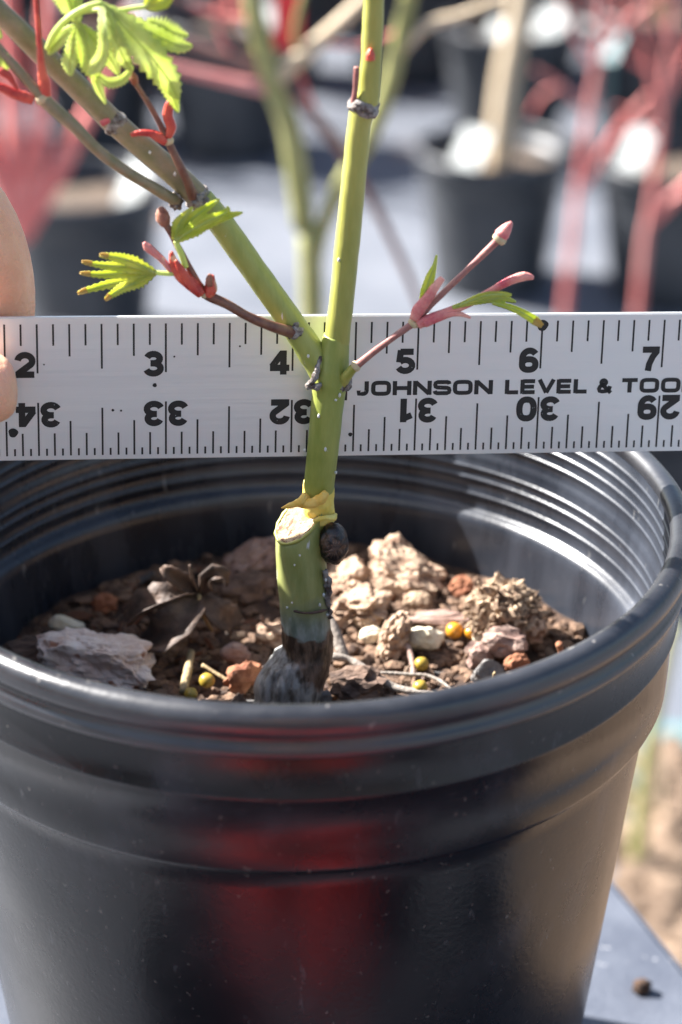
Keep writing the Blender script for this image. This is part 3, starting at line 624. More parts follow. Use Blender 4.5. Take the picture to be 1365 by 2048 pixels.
tongue('bud_scale', [(398, 588), (380, 565), (360, 535), (352, 520)], [6, 9, 7, 3], 'red', -.0100)
tongue('bud_scale', [(345, 545), (325, 520), (308, 505), (296, 495), (288, 485)], [5, 7, 8, 9, 3], 'pink', -.009)
tongue('bud', [(416, 592), (422, 578), (422, 562), (425, 550)], [9, 13, 10, 4], 'red', -.0085, .9)
tongue('bud', [(420, 572), (419, 558), (421, 548)], [6, 7, 3], 'bud', -.0095, .9)
tongue('bud', [(332, 450), (327, 438), (324, 425), (322, 414)], [9, 14, 12, 4], 'bud', -.008, .95)
tongue('bud', [(272, 168), (267, 155), (262, 143)], [6, 9, 4], 'bud', -.004, .95)
tongue('bud', [(997, 481), (1005, 468), (1014, 456), (1024, 444)], [11, 15, 11, 3], 'pink', -.006, .9)
tongue('bud', [(741, 120), (741, 108), (742, 97)], [9, 9, 3], 'red', -.0026, .9)
stem('twig_stub', [(708, 205, -.001), (711, 180, -.0015), (713, 155, -.002), (714, 134, -.002)], [7, 5.5, 5.5, 6], 'twigpink', seg=10)
# right twig scales and leaflets
tongue('bud_scale', [(828, 640), (838, 620), (856, 596), (872, 572), (886, 556)], [9, 13, 11, 9, 6], 'pink', -.007)
tongue('bud_scale', [(836, 650), (862, 638), (895, 625), (925, 612), (955, 598), (990, 578), (1020, 562), (1048, 553), (1068, 556)], [9, 12, 10, 9, 8, 7.5, 9, 10, 4], 'pink', -.007)
tongue('bud_scale', [(850, 650), (880, 636), (905, 628), (925, 629), (942, 636)], [6, 7, 6, 5, 2], 'pink', -.0075)

# ---- leaves
def PP(a, b, y): return P(a, b, y)
def leaf(lobes, y, m, pet=None, tip=None, teeth=.15, fold=.35, label=None, nrm=None):
    parts = []
    for pts, wd in lobes:
        parts.append(lobe([P(a, b, y + (t[0] if t else 0)) for a, b, *t in pts], [px_r(x) for x in wd], fold, teeth, nrm, 28))
    o = solid(obj('leaf', join(*parts), M[m], maple), .00012)
    if label: o['label'] = label
    for pts, wd in lobes:
        q = [P(a, b, y + (t[0] if t else 0) - .00022) for a, b, *t in pts]; obj('vein', tube(q, [px_r(1.6)] * (len(q) - 1) + [px_r(.5)], 5, 5), M['petiole'], o)
    if pet:
        q = [P(a, b, y + (t[0] if t else 0)) for a, b, *t in pet[0]]
        obj('leaf_stalk', tube(q, [px_r(x) for x in pet[1]], 8), M['petiole'], o)
    if tip:
        tp = []
        for pts, wd in tip: tp.append(lobe([P(a, b, y - .0003 + (t[0] if t else 0)) for a, b, *t in pts], [px_r(x) for x in wd], fold, .05, nrm, 8))
        solid(obj('leaf_tip', join(*tp), M['leaftip'], o), .00012)
    return o
YL = -.010
leaf([([(206, 8), (250, 55, -.001), (300, 110, -.002), (338, 160, -.001), (357, 198)], [4, 24, 30, 22, 2]),
      ([(206, 8), (225, 60, -.002), (245, 110, -.002), (262, 142, -.001)], [4, 15, 15, 2]),
      ([(206, 8), (260, 40), (310, 70), (360, 92), (386, 92)], [4, 11, 17, 14, 2]),
      ([(300, 110, .001), (325, 150, .001), (345, 190, .001), (358, 225, .001)], [8, 17, 13, 1]),
      ([(205, 8), (206, 55, -.004), (208, 100, -.005), (196, 130, -.004), (178, 148, -.003)], [5, 8, 11, 13, 3])],
     YL, 'leaf', ([(96, 97, .004), (110, 66, .001), (135, 38), (165, 18), (195, 7), (206, 8)], [6, 6.5, 6.5, 6, 6, 5]), label='largest serrated bright green young leaf drooping above the left branch')
leaf([([(158, 48), (150, 85), (140, 125), (142, 152)], [4, 13, 15, 2]), ([(158, 48), (172, 90, -.001), (182, 130, -.001), (195, 158)], [4, 18, 20, 3]), ([(158, 48), (190, 80), (222, 118), (238, 150)], [4, 15, 16, 2]),
      ([(158, 48), (130, 70, .001), (108, 92, .002), (98, 110, .002)], [4, 13, 12, 2]), ([(195, 150), (220, 166), (248, 158), (266, 132)], [6, 10, 9, 3]),
      ([(190, 155, .001), (200, 180, .001), (212, 208, .001)], [8, 9, 1])], YL + .002, 'leaf', ([(206, 18, -.001), (185, 21), (165, 25), (152, 34), (158, 48)], [4.5, 4.5, 4.5, 4.5, 4]), label='folded green young leaf hanging behind the largest one')
leaf([([(158, 46), (145, 15), (130, -15), (118, -45)], [4, 20, 24, 3]), ([(150, 40), (152, 0), (156, -40)], [4, 14, 3])], YL + .004, 'leaf')
leaf([([(292, 14), (310, 10), (330, 2), (352, -14)], [4, 12, 14, 2]), ([(292, 14), (305, -5), (320, -25)], [4, 12, 2])], YL, 'leafy', ([(225, 20), (245, 20), (268, 16), (292, 13)], [4.5, 4.5, 4.5, 4.5]))
leaf([([(295, 40), (325, 52), (350, 66), (378, 72)], [4, 14, 14, 2]), ([(300, 48), (318, 62), (340, 84), (362, 106)], [4, 13, 13, 1])], YL + .002, 'leaf', teeth=.4)
leaf([([(-10, 120), (5, 118), (18, 138)], [12, 14, 3]), ([(-10, 60), (-4, 68), (4, 76)], [10, 8, 2])], -.0095, 'leaf')
# left twig leaf: five fingers
fin = [([(312, 545), (270, 525), (235, 515), (200, 510)], [4, 12, 9, 3]), ([(312, 545), (262, 534), (210, 531), (166, 524)], [4, 13, 7, 3]), ([(312, 545), (258, 545), (205, 549), (162, 546)], [4, 12, 7, 3]),
       ([(312, 545), (262, 560), (212, 570), (158, 585)], [4, 13, 8, 3.5]), ([(312, 545), (280, 562), (248, 575, -.002), (228, 587, -.003), (212, 598, -.003)], [4, 13, 10, 7, 3])]
leaf(fin, -.009, 'leafy', ([(352, 547), (335, 547), (312, 545)], [5, 5, 5]), tip=[([(218, 512), (208, 510), (199, 509)], [5, 4.5, 2]), ([(185, 527), (175, 525), (164, 523)], [5, 4.5, 2]), ([(182, 548), (172, 547), (160, 546)], [5, 4.5, 2]), ([(175, 580), (166, 583), (156, 587)], [6, 5, 2.5]), ([(222, 590, -.003), (217, 595, -.003), (211, 600, -.003)], [6, 5, 2.5])],
     teeth=.16, fold=.7, label='five fingered yellow green young leaf with bronze tips over the dark pot behind')
leaf([([(352, 482), (390, 458), (425, 440), (486, 425)], [5, 15, 13, 1.5]), ([(352, 482), (378, 445, .001), (405, 422, .001), (440, 398, .001)], [5, 13, 9, 1.5]), ([(350, 480), (358, 450, .001), (372, 430, .001), (386, 414, .001)], [5, 13, 8, 1.5]), ([(360, 475), (410, 445, -.001), (452, 425, -.001), (455, 412, -.001)], [4, 8, 7, 1])],
     -.009, 'leafy', ([(372, 535), (364, 510), (356, 492), (352, 482)], [6, 6, 5.5, 5]), teeth=.08, fold=.5, label='small folded yellow green leaf over the left branch')
leaf([([(842, 605), (852, 580), (862, 552), (870, 530), (874, 510)], [3, 10, 9, 4, 1.5])], -.0065, 'leafy', teeth=.05, fold=.6)
leaf([([(905, 615), (935, 606), (965, 600), (1000, 596), (1027, 603)], [3, 6, 7, 5, 2]), ([(915, 612), (960, 594), (1000, 588), (1024, 590)], [3, 7, 5, 2]), ([(940, 602), (975, 590), (1002, 590), (1032, 604)], [3, 6, 4, 1.5]), ([(950, 604), (985, 599), (1003, 601), (1012, 612)], [3, 6, 4, 2])], -.0078, 'leafy', teeth=.06, fold=.8)
leaf([([(985, 605), (1020, 614), (1050, 628), (1070, 641), (1082, 650)], [3, 6, 8, 9, 5])], -.0085, 'leafy', teeth=.04, fold=.6, tip=[([(1068, 640), (1077, 646), (1085, 652)], [8, 7, 4])])

# ================================================================== RULER
IN = .0254
def glyph(ch):
    def arc(cx, cy, rx, ry, a0, a1, n=14): return [(cx + rx * math.cos(R_(a0 + (a1 - a0) * k / n)), cy + ry * math.sin(R_(a0 + (a1 - a0) * k / n))) for k in range(n + 1)]
    def sq(cx, cy, rx, ry, a0, a1, n=28, e=.5):
        o = []
        for k in range(n + 1):
            t = R_(a0 + (a1 - a0) * k / n); c, s_ = math.cos(t), math.sin(t)
            o.append((cx + rx * math.copysign(abs(c) ** e, c), cy + ry * math.copysign(abs(s_) ** e, s_)))
        return o
    D = {
     '0': (.76, [sq(.38, .5, .28, .4, 0, 360, 40, .8)]),
     '1': (.60, [[(.40, 0), (.40, 1)], [(.42, .86), (.08, .70)]]),
     '2': (.76, [arc(.38, .66, .27, .24, 175, -35) + [(.12, .14)], [(.02, .1), (.72, .1)]]),
     '3': (.76, [arc(.37, .71, .24, .19, 165, -75), arc(.37, .31, .27, .21, 75, -165), [(.26, .52), (.45, .52)]]),
     '4': (.80, [[(.53, 0), (.53, 1)], [(.50, .92), (.10, .34)], [(.02, .28), (.76, .28)]]),
     '5': (.76, [[(.68, .9), (.17, .9)], [(.19, .97), (.14, .46)], arc(.37, .33, .27, .23, 140, -160)]),
     '6': (.76, [sq(.38, .32, .26, .22, 0, 360, 30, .85), arc(.40, .58, .28, .32, 35, 180) + [(.12, .4), (.12, .3)]]),
     '7': (.74, [[(.03, .9), (.70, .9)], [(.60, .84), (.44, .6), (.32, .3), (.28, 0)]]),
     '8': (.76, [sq(.38, .72, .23, .19, 0, 360, 30, .9), sq(.38, .29, .27, .2, 0, 360, 30, .9)]),
     '9': (.76, [sq(.38, .68, .26, .22, 0, 360, 30, .85), arc(.36, .42, .28, .32, 215, 360) + [(.64, .6), (.64, .7)]]),
     'J': (1.05, [[(.80, 1), (.80, .32)] + arc(.52, .36, .28, .24, 0, -90, 8) + [(.14, .12), (.14, .36)]]),
     'O': (1.65, [sq(.82, .5, .66, .39, 0, 360, 48, .5)]),
     'H': (1.55, [[(.16, 0), (.16, 1)], [(1.38, 0), (1.38, 1)], [(.2, .5), (1.3, .5)]]),
     'N': (1.55, [[(.16, 0), (.16, 1)], [(1.38, 0), (1.38, 1)], [(.2, .92), (1.34, .08)]]),
     'S': (1.50, [[(1.34, .74), (1.30, .86), (1.18, .89), (.32, .89), (.18, .84), (.14, .70), (.18, .57), (.32, .52), (1.18, .48), (1.32, .43), (1.36, .30), (1.32, .16), (1.18, .11), (.30, .11), (.17, .15), (.12, .28)]]),
     'L': (1.25, [[(.16, 0), (.16, 1)], [(.16, .11), (1.18, .11)]]),
     'E': (1.40, [[(.16, 0), (.16, 1)], [(.16, .11), (1.28, .11)], [(.16, .5), (1.2, .5)], [(.16, .89), (1.28, .89)]]),
     'V': (1.55, [[(.12, 1), (.76, .06)], [(1.40, 1), (.76, .06)]]),
     'T': (1.40, [[(.70, 0), (.70, 1)], [(.04, .89), (1.36, .89)]]),
     '&': (1.55, [[(1.40, .0), (.46, .62)] + arc(.62, .74, .24, .16, 200, -40, 10) + [(.50, .56), (.26, .44), (.16, .28), (.24, .14), (.50, .1), (.9, .12), (1.2, .26), (1.3, .48)]]),
     ' ': (.75, [])}
    return D[ch]
def ribbon(pts, wd, asp=1.0):
    """flat stroke with mitred joints"""
    n = len(pts); V, F = [], []
    closed = math.hypot(pts[0][0] - pts[-1][0], pts[0][1] - pts[-1][1]) < 1e-6
    for i in range(n):
        if closed and i in (0, n - 1): a, b = pts[-2], pts[1]
        else: a, b = pts[max(i - 1, 0)], pts[min(i + 1, n - 1)]
        dx, dy = b[0] - a[0], b[1] - a[1]; l = math.hypot(dx, dy) or 1; nx, ny = -dy / l, dx / l
        V.append((pts[i][0] + nx * wd / 2 * asp, pts[i][1] + ny * wd / 2)); V.append((pts[i][0] - nx * wd / 2 * asp, pts[i][1] - ny * wd / 2))
    for i in range(n - 1): F.append((2 * i, 2 * i + 1, 2 * i + 3, 2 * i + 2))
    return V, F
_zi = [0]
def text_vf(s_, x, y, h, wd, flip=False, width=None, xs=1.0, asp=1.0):
    """text set in ruler coordinates, x,y = lower left corner (before a half turn)"""
    tot = sum(glyph(c)[0] for c in s_) * h * xs; k = (width / tot if width else 1) * xs
    V, F = [], []; cur = 0
    for c in s_:
        a, st = glyph(c)
        for q in st:
            v, f = ribbon([((px * .90 + a * .05) * k, py) if a > 1 else (px * k, py) for px, py in q], wd, asp); n = len(V); _zi[0] = (_zi[0] + 1) % 7
            for vx, vy in v:
                X = cur + vx * h; Y = vy * h
                V.append(((x - X) if flip else (x + X), -.00076 - _zi[0] * .000003, (y - Y) if flip else (y + Y)))
            F += [tuple(i + n for i in t) for t in f]
        cur += a * h * k
    return V, F
def ruler():
    c = P(584, 772, .0048)
    W = .0294; T = .0014
    root = empty('metal_ruler', c); tag(root, 'long silver metal ruler with black scales held behind the maple trunk', 'ruler')
    root.rotation_euler = (R_(-8), R_(2.35), R_(7))
    x0, x1 = -4.06 * IN, 32.06 * IN
    bm = bmesh.new(); bmesh.ops.create_cube(bm, size=1); bmesh.ops.scale(bm, vec=(x1 - x0, T, W), verts=bm.verts); bmesh.ops.translate(bm, vec=((x0 + x1) / 2, 0, 0), verts=bm.verts)
    bmesh.ops.bevel(bm, geom=bm.edges[:], offset=.00022, segments=2, affect='EDGES')
    me = bpy.data.meshes.new('blade'); bm.to_mesh(me); bm.free(); me.materials.append(M['alu']); link('blade', me, root)
    pxl = W / 277.0; top = W / 2; yf = -T / 2 - .00004
    V, F = [], []
    rng = random.Random(9)
    def tick(x, za, zb, wpx=3.6):
        n = len(V); hw = wpx * pxl / 2
        V.extend([(x - hw, yf, za), (x + hw, yf, za), (x + hw, yf, zb), (x - hw, yf, zb)]); F.append((n, n + 1, n + 2, n + 3))
    for k in range(0, 36 * 8 + 1):
        x = (k / 8 - 4) * IN; L = 94 if k % 8 == 0 else 86 if k % 4 == 0 else 62 if k % 2 == 0 else 41
        tick(x, top - 13 * pxl, top - (13 + L) * pxl)
    for k in range(0, 36 * 16 + 1):
        x = (k / 16 - 4) * IN; L = 104 if k % 16 == 0 else 93 if k % 8 == 0 else 68 if k % 4 == 0 else 44 if k % 2 == 0 else 14
        tick(x, -top + 9 * pxl, -top + (9 + L) * pxl)
    link('tick_marks', mesh('tick_marks', V, F, M['ink'], False), root)
    h = 47 * pxl
    for n in range(1, 36):
        s_ = str(n); wv = sum(glyph(ch)[0] for ch in s_) * h * 1.06
        # upper scale, number left of its inch line
        v, f = text_vf(s_, (n - 4) * IN - wv - 4 * pxl, top - 114 * pxl, h, .265, xs=1.06)
        link('numeral', mesh('numeral', v, f, M['ink'], False), root)
        # lower scale, upside down, one digit on each side of its line
        m = 36 - n; t = str(m)
        x = (n - 4) * IN
        if len(t) == 2:
            v1 = text_vf(t[0], x + 4 * pxl + glyph(t[0])[0] * h * 1.06, -top + 113 * pxl, h, .265, True, xs=1.06)
            v2 = text_vf(t[1], x - 4 * pxl, -top + 113 * pxl, h, .265, True, xs=1.06)
            link('numeral', mesh('numeral', *v1, M['ink'], False), root); link('numeral', mesh('numeral', *v2, M['ink'], False), root)
        else:
            v1 = text_vf(t, x - 4 * pxl, -top + 113 * pxl, h, .265, True, xs=1.06); link('numeral', mesh('numeral', *v1, M['ink'], False), root)
    # maker's lettering; positions follow the inch scale
    hl = 28 * pxl; zb = top - 157 * pxl
    def inch(px): return (px - 584) / 248.3 * IN
    for word, a, b in (('JOHNSON', 712, 988), ('LEVEL', 1010, 1181), ('&', 1198, 1232), ('TOOL', 1247, 1406)):
        v, f = text_vf(word, inch(a), zb, hl, .285, width=inch(b) - inch(a), asp=1.05); link('lettering', mesh('lettering', v, f, M['ink'], False), root)
    v, f = box((inch(688), yf + .00001, top - 140 * pxl), (.0012, .00006, .0055)); link('printed_bar', mesh('printed_bar', v, f, M['ink'], False), root)
    # round hole in the scale above 6 and specks of dirt
    def disc(x, z, r, name, e=.00006):
        vv = [(x, yf - e, z)] + [(x + r * math.cos(a) * (1 + .12 * math.sin(3 * a + x * 999)), yf - e, z + r * math.sin(a)) for a in [2 * math.pi * k / 18 for k in range(18)]]
        link(name, mesh(name, vv, [(0, k + 1, (k + 1) % 18 + 1) for k in range(18)], M['ink'], False), root)
    disc(2.0 * IN, top - 22 * pxl, 11 * pxl, 'round_mark')
    for (px, v_, r_) in ((38, 222, 9), (314, 132, 4), (352, 77, 1.8), (232, 180, 2.6), (248, 181, 2), (702, 234, 4), (480, 58, 1.8), (100, 90, 1.5)):
        disc(inch(px), top - v_ * pxl, r_ * pxl, 'dirt_speck')
ruler()

# ================================================================== PERSON HOLDING THE RULER
def person():
    o0 = Vector((0.02, -.66, 0)); root = empty('person', o0)
    tag(root, 'kneeling person in charcoal jacket and red trousers holding the ruler with one hand', 'person')
    Z = lambda x, y, z: Vector((x, y, ZR + z))
    vs, es, rs = [], [], []
    def add(p, r, parent=None):
        vs.append(Vector(p) - o0); rs.append(r); i = len(vs) - 1
        if parent is not None: es.append((parent, i))
        return i
    def chain(start, items):
        k = start
        for p, r in items: k = add(p, r, k)
        return k
    # hand on the ruler; finger positions from the photograph
    pelvis = add(Z(.02, -.70, -.40), .13)
    waist = add(Z(.02, -.69, -.22), .115, pelvis); chest = add(Z(.02, -.67, -.02), .13, waist); neckb = add(Z(.02, -.66, .10), .07, chest); neck = add(Z(.02, -.64, .16), .05, neckb)
    chain(neck, [(Z(.02, -.61, .23), .075), (Z(.02, -.60, .30), .085), (Z(.02, -.61, .37), .06)])
    for sx in (-1, 1):
        chain(pelvis, [(Z(.02 + sx * .10, -.66, -.46), .10), (Z(.02 + sx * .12, -.42, -.62), .08), (Z(.02 + sx * .12, -.33, -.72), .055), (Z(.02 + sx * .15, -.48, -.745), .05), (Z(.02 + sx * .14, -.78, -.74), .04), (Z(.02 + sx * .14, -.84, -.75), .035)])
    sh = chain(chest, [(Z(.20, -.66, .05), .06), (Z(.27, -.56, -.12), .046), (Z(.20, -.50, .04), .036), (Z(.12, -.495, .16), .026), (Z(.085, -.49, .20), .028)])
    wr = chain(chest, [(Z(-.17, -.65, .05), .06), (Z(-.33, -.46, -.10), .046), (Z(-.33, -.20, -.03), .040), (Z(-.225, -.012, .026), .029)])
    palm = chain(wr, [(Z(-.175, .002, .040), .025), (Z(-.130, .018, .050), .020)])
    Q = lambda a, b, y: P(a, b, y)
    chain(palm, [(Z(-.100, .024, .072), .0115), (Q(-70, 400, .0135), .0105), (Q(-22, 540, .0110), .0103), (Q(-14, 650, .0100), .0095), (Q(-20, 760, .0095), .0075)])
    chain(palm, [(Z(-.108, .034, .058), .0115), (Z(-.086, .026, .056), .0100), (Z(-.080, .018, .040), .0092), (Z(-.080, .014, .026), .0078)])
    chain(palm, [(Z(-.116, .034, .042), .0108), (Z(-.100, .026, .042), .0094), (Z(-.097, .018, .030), .0086), (Z(-.097, .014, .020), .0072)])
    chain(palm, [(Z(-.128, .032, .028), .0098), (Z(-.116, .024, .026), .0084), (Z(-.112, .016, .018), .0076), (Z(-.112, .012, .010), .0064)])
    pb = vs.index(vs[wr + 1])
    chain(wr + 1, [(Z(-.140, -.024, .034), .0125), (Q(-340, 785, -.0165), .0105), (Q(-130, 788, -.0140), .0090), (Q(-15, 776, -.0118), .0078), (Q(38, 771, -.0102), .0062)])
    me = bpy.data.meshes.new('body'); me.from_pydata([tuple(v) for v in vs], es, []); me.update(); me.materials.append(M['skin'])
    b = link('body', me, root)
    sk = b.modifiers.new('skin', 'SKIN'); sk.use_smooth_shade = True
    for i, r in enumerate(rs):
        d = me.skin_vertices[0].data[i]; d.radius = (r, r); d.use_root = (i == 0)
    sb = b.modifiers.new('smooth', 'SUBSURF'); sb.levels = 2; sb.render_levels = 2
    # thumb nail
    c = Q(10, 768, -.0150); V, F = [], []
    for i in range(7):
        for j in range(7):
            u = i / 6 * 2 - 1; v_ = j / 6 * 2 - 1; rr_ = math.sqrt(max(0, 1 - .55 * v_ * v_))
            V.append(c + Vector((u * .0048 * (rr_ if u > 0 else 1), .0016 * v_ * v_ + .0009 * u * u * (1 if u > 0 else .3), v_ * .0042)))
    for i in range(6):
        for j in range(6): F.append((i * 7 + j, i * 7 + j + 1, i * 7 + 8 + j, i * 7 + 7 + j))
    # clothes
    def cl(name, chains, m):
        v2, e2, r2 = [], [], []
        for ch in chains:
            prev = None
            for (p, r) in ch:
                hit = [i for i, q in enumerate(v2) if (q - (p - o0)).length < 1e-6]
                if hit: i = hit[0]
                else: v2.append(p - o0); r2.append(r); i = len(v2) - 1
                if prev is not None: e2.append((prev, i))
                prev = i
        m2 = bpy.data.meshes.new(name); m2.from_pydata([tuple(v) for v in v2], e2, []); m2.update(); m2.materials.append(m)
        o = link(name, m2, root); k = o.modifiers.new('skin', 'SKIN'); k.use_smooth_shade = True
        for i, r in enumerate(r2): m2.skin_vertices[0].data[i].radius = (r, r); m2.skin_vertices[0].data[i].use_root = (i == 0)
        s2 = o.modifiers.new('smooth', 'SUBSURF'); s2.levels = 2; s2.render_levels = 2
    cp = (Z(.02, -.67, -.02), .165)
    cl('jacket', [[cp, (Z(.02, -.69, -.22), .145), (Z(.02, -.70, -.38), .15)], [cp, (Z(.02, -.66, .09), .085)], [cp, (Z(-.17, -.65, .05), .08), (Z(-.33, -.46, -.10), .06), (Z(-.335, -.24, -.04), .055)], [cp, (Z(.20, -.66, .05), .08), (Z(.27, -.56, -.12), .06), (Z(.20, -.50, .04), .048)]], M['jacket'])
    pp = (Z(.02, -.70, -.40), .158)
    cl('trousers', [[pp, (Z(.02, -.70, -.30), .15)]] + [[pp, (Z(.02 + sx * .11, -.66, -.46), .135), (Z(.02 + sx * .12, -.42, -.62), .118), (Z(.02 + sx * .12, -.33, -.715), .07), (Z(.02 + sx * .15, -.48, -.735), .055), (Z(.02 + sx * .14, -.76, -.73), .05)] for sx in (-1, 1)], M['cloth_red'])
    hv, hf = lump(801, 3, (.092, .085, .105), .08, 2)
    obj('hair', ([p + Z(.02, -.635, .315) for p in hv], hf), M['hair'], root)
    for sx in (-1, 1):
        ev, ef = lump(810, 2, (.012, .006, .022), .1); obj('ear', ([p + Z(.02 + sx * .082, -.60, .27) for p in ev], ef), M['skin'], root)
    ev, ef = lump(811, 2, (.011, .014, .018), .05); obj('nose', ([p + Z(.02, -.535, .26) for p in ev], ef), M['skin'], root)
person()

# ================================================================== NURSERY BEHIND
def pot_meshes():
    H, rt, rb = .175, .090, .066
    out = [(0, 0), (rb, 0), (rb + .001, .002)]
    for k in range(1, 7): t = k / 6; out.append((rb + (rt - .004 - rb) * t, .002 + (H - .032) * t))
    out += [(rt - .002, H - .029), (rt - .0015, H - .014)]
    inn = [(rt - .0045, H - .013), (rt - .006, H - .030), (rb - .002, .004), (0, .003)]
    wall = mesh('wall', *lathe(out + inn, 48), M['potfar'])
    rim = mesh('rim', *lathe([(rt - .003, H - .016), (rt - .003, H - .001), (rt, H), (rt + .003, H - .001), (rt + .0035, H - .008), (rt + .002, H - .014)], 48, closed=True), M['potfar'])
    v, f = lathe([(0, H - .028), (.03, H - .026), (.06, H - .029), (rt - .0065, H - .031)], 32)
    v = [p + Vector((0, 0, .004 * noise.noise(p * 60))) for p in v]
    so_ = mesh('soil', v, f, M['soilfar'])
    return wall, rim, so_
PM = pot_meshes()
def far_pot(x, y, label, s_=1.0, z=0, group='black nursery pots on the ground behind'):
    r = empty('nursery_pot', (x, y, z)); r.scale = (s_, s_, s_); tag(r, label, 'plant pot', group)
    for n, me in zip(('wall', 'rim', 'soil'), PM): link(n, me, r)
    return r
def branchy(name, base, h, m, label, seed, n=4, r0=.005, spread=.35, group=None, tw=10):
    """loose young shrub: stems with forks and side twigs"""
    rng = random.Random(seed); root = empty(name, base); tag(root, label, 'young tree', group); b = Vector(base)
    for i in range(n):
        a = rng.uniform(0, 6.28); d = Vector((math.cos(a) * spread * rng.uniform(.2, 1), math.sin(a) * spread * rng.uniform(.2, 1), 1)).normalized()
        pts = [b]; p = b.copy(); L = h * rng.uniform(.7, 1.1)
        for k in range(4):
            d = (d + Vector((rng.gauss(0, .12), rng.gauss(0, .12), .05))).normalized(); p = p + d * L / 4; pts.append(p.copy())
        parts = [tube(pts, [r0, r0 * .85, r0 * .65, r0 * .5, r0 * .3], 7, 3)]
        for k in range(tw):
            t = rng.uniform(.3, 1) * 4; j = min(3, int(t)); q = pts[j].lerp(pts[j + 1], t - j)
            e = (d + Vector((rng.gauss(0, .7), rng.gauss(0, .7), rng.uniform(-.1, .5)))).normalized(); l = rng.uniform(.06, .18)
            parts.append(tube([q, q + e * l * .5 + Vector((0, 0, .01)), q + e * l + Vector((0, 0, .03))], [r0 * .4, r0 * .3, r0 * .15], 5, 2))
        obj('stem', join(*parts), M[m], root)
    return root
CARD = Matrix.Rotation(R_(-38), 3, 'Z') @ Matrix.Rotation(R_(-38), 3, 'X')
def label_card(px, py, wpx, hpx, y, m, label, stake=True):
    c = P(px, py, y); wd = pxm(c, wpx); hd = pxm(c, hpx)
    z0 = .15 if stake else c.z - hd / 2
    root = empty('plant_label', (c.x, y, z0)); tag(root, label, 'plant label')
    link('card', mesh('card', *box((0, 0, c.z - z0), (wd * .95, .0012, hd * .95), M=CARD if stake else None), M[m], False), root)
    if stake: link('stake', mesh('stake', *box((0, .0016, (c.z - z0) / 2), (.006, .0016, c.z - z0)), M[m], False), root)
    else: link('tie', mesh('tie', *tube([Vector((0, 0, c.z - z0 + hd / 2 - .002)), Vector((0.004, .004, c.z - z0 + hd / 2 + .03))], .0012, 6, 1), M[m], True), root)

# pots whose place can be read in the photograph
def gpot(px, py, label, s_=1.0): c = G(px, py, 0); far_pot(c.x, c.y + .06, label, s_); return c
gpot(985, 602, 'black nursery pot with pale grey sheen and a thick tan trunk inside')
gpot(165, 705, 'black nursery pot with coral red stems fanning out of it', 1.05)
gpot(1345, 625, 'black nursery pot with a pale blue white label at its rim')
c = G(985, 602, 0)
def manual_plant(name, label, stems, y, base, m, cat='young tree'):
    root = empty(name, base); tag(root, label, cat)
    for pts, w_, *mm in stems:
        q = [p if isinstance(p, Vector) else P(p[0], p[1], p[2] if len(p) > 2 else y) for p in pts]
        obj('stem', tube(q, [pxm(v, x) / 2 for v, x in zip(q, w_)], 10, 5), M[mm[0] if mm else m], root)
    return root
# thick tan trunk in the first pot
yb = c.y + .06
manual_plant('young_tree', 'young tree with one thick tan trunk in the pale sheened pot', [([Vector((c.x + .01, yb, .14)), (1000, 300), (1012, 170), (1035, 40), (1060, -120)], [56, 55, 50, 46, 40])], yb, (c.x, yb, .14), 'tan')
# blurred green maple right behind
YG = .62
bx = P(625, 640, YG); gb = Vector((bx.x, YG, 0))
far_pot(bx.x, YG, 'black nursery pot hidden behind the ruler under the olive green tree')
manual_plant('young_tree', 'olive green forked young tree standing right behind the maple sapling', [
    ([Vector((bx.x, YG, .145)), (625, 640), (607, 450), (592, 330), (578, 250), (548, 175)], [52, 50, 48, 48, 46, 48]),
    ([(548, 175), (522, 80), (503, -10), (490, -120)], [46, 42, 40, 34]),
    ([(622, 600), (642, 470), (680, 375), (735, 280), (775, 180), (800, 80), (830, -60)], [26, 30, 34, 38, 38, 36, 30]),
    ([(545, 168), (610, 108), (680, 45), (770, -40)], [36, 34, 30, 24], 'tan'),
    ([(552, 172), (480, 125), (380, 88), (300, 60)], [30, 24, 20, 14], 'brownstem'),
    ([(550, 182), (450, 160), (360, 138), (260, 110)], [28, 24, 20, 14], 'coralpale'),
    ([(545, 160), (455, 60), (380, 10), (300, -30)], [14, 12, 10, 8], 'brownstem'), ([(505, 40), (430, 30), (340, -10)], [12, 10, 8], 'coral'), ([(600, 115), (590, 60), (610, -20)], [14, 12, 10], 'olivefar'),
    ([(640, 85), (720, 90), (800, 60)], [10, 8, 6], 'coral'), ([(785, 130), (850, 55), (930, 28), (1010, -5)], [18, 20, 18, 14], 'tan'), ([(470, 122), (440, 70), (430, 0)], [10, 8, 6], 'coral'), ([(640, 245), (600, 150), (590, 135)], [8, 9, 8], 'coral'),
    ([(575, 178), (640, 245), (700, 325), (770, 450), (840, 610), (860, 700)], [22, 24, 24, 18, 14, 10], 'brownstem')], YG, gb + Vector((0, 0, .14)), 'olivefar')
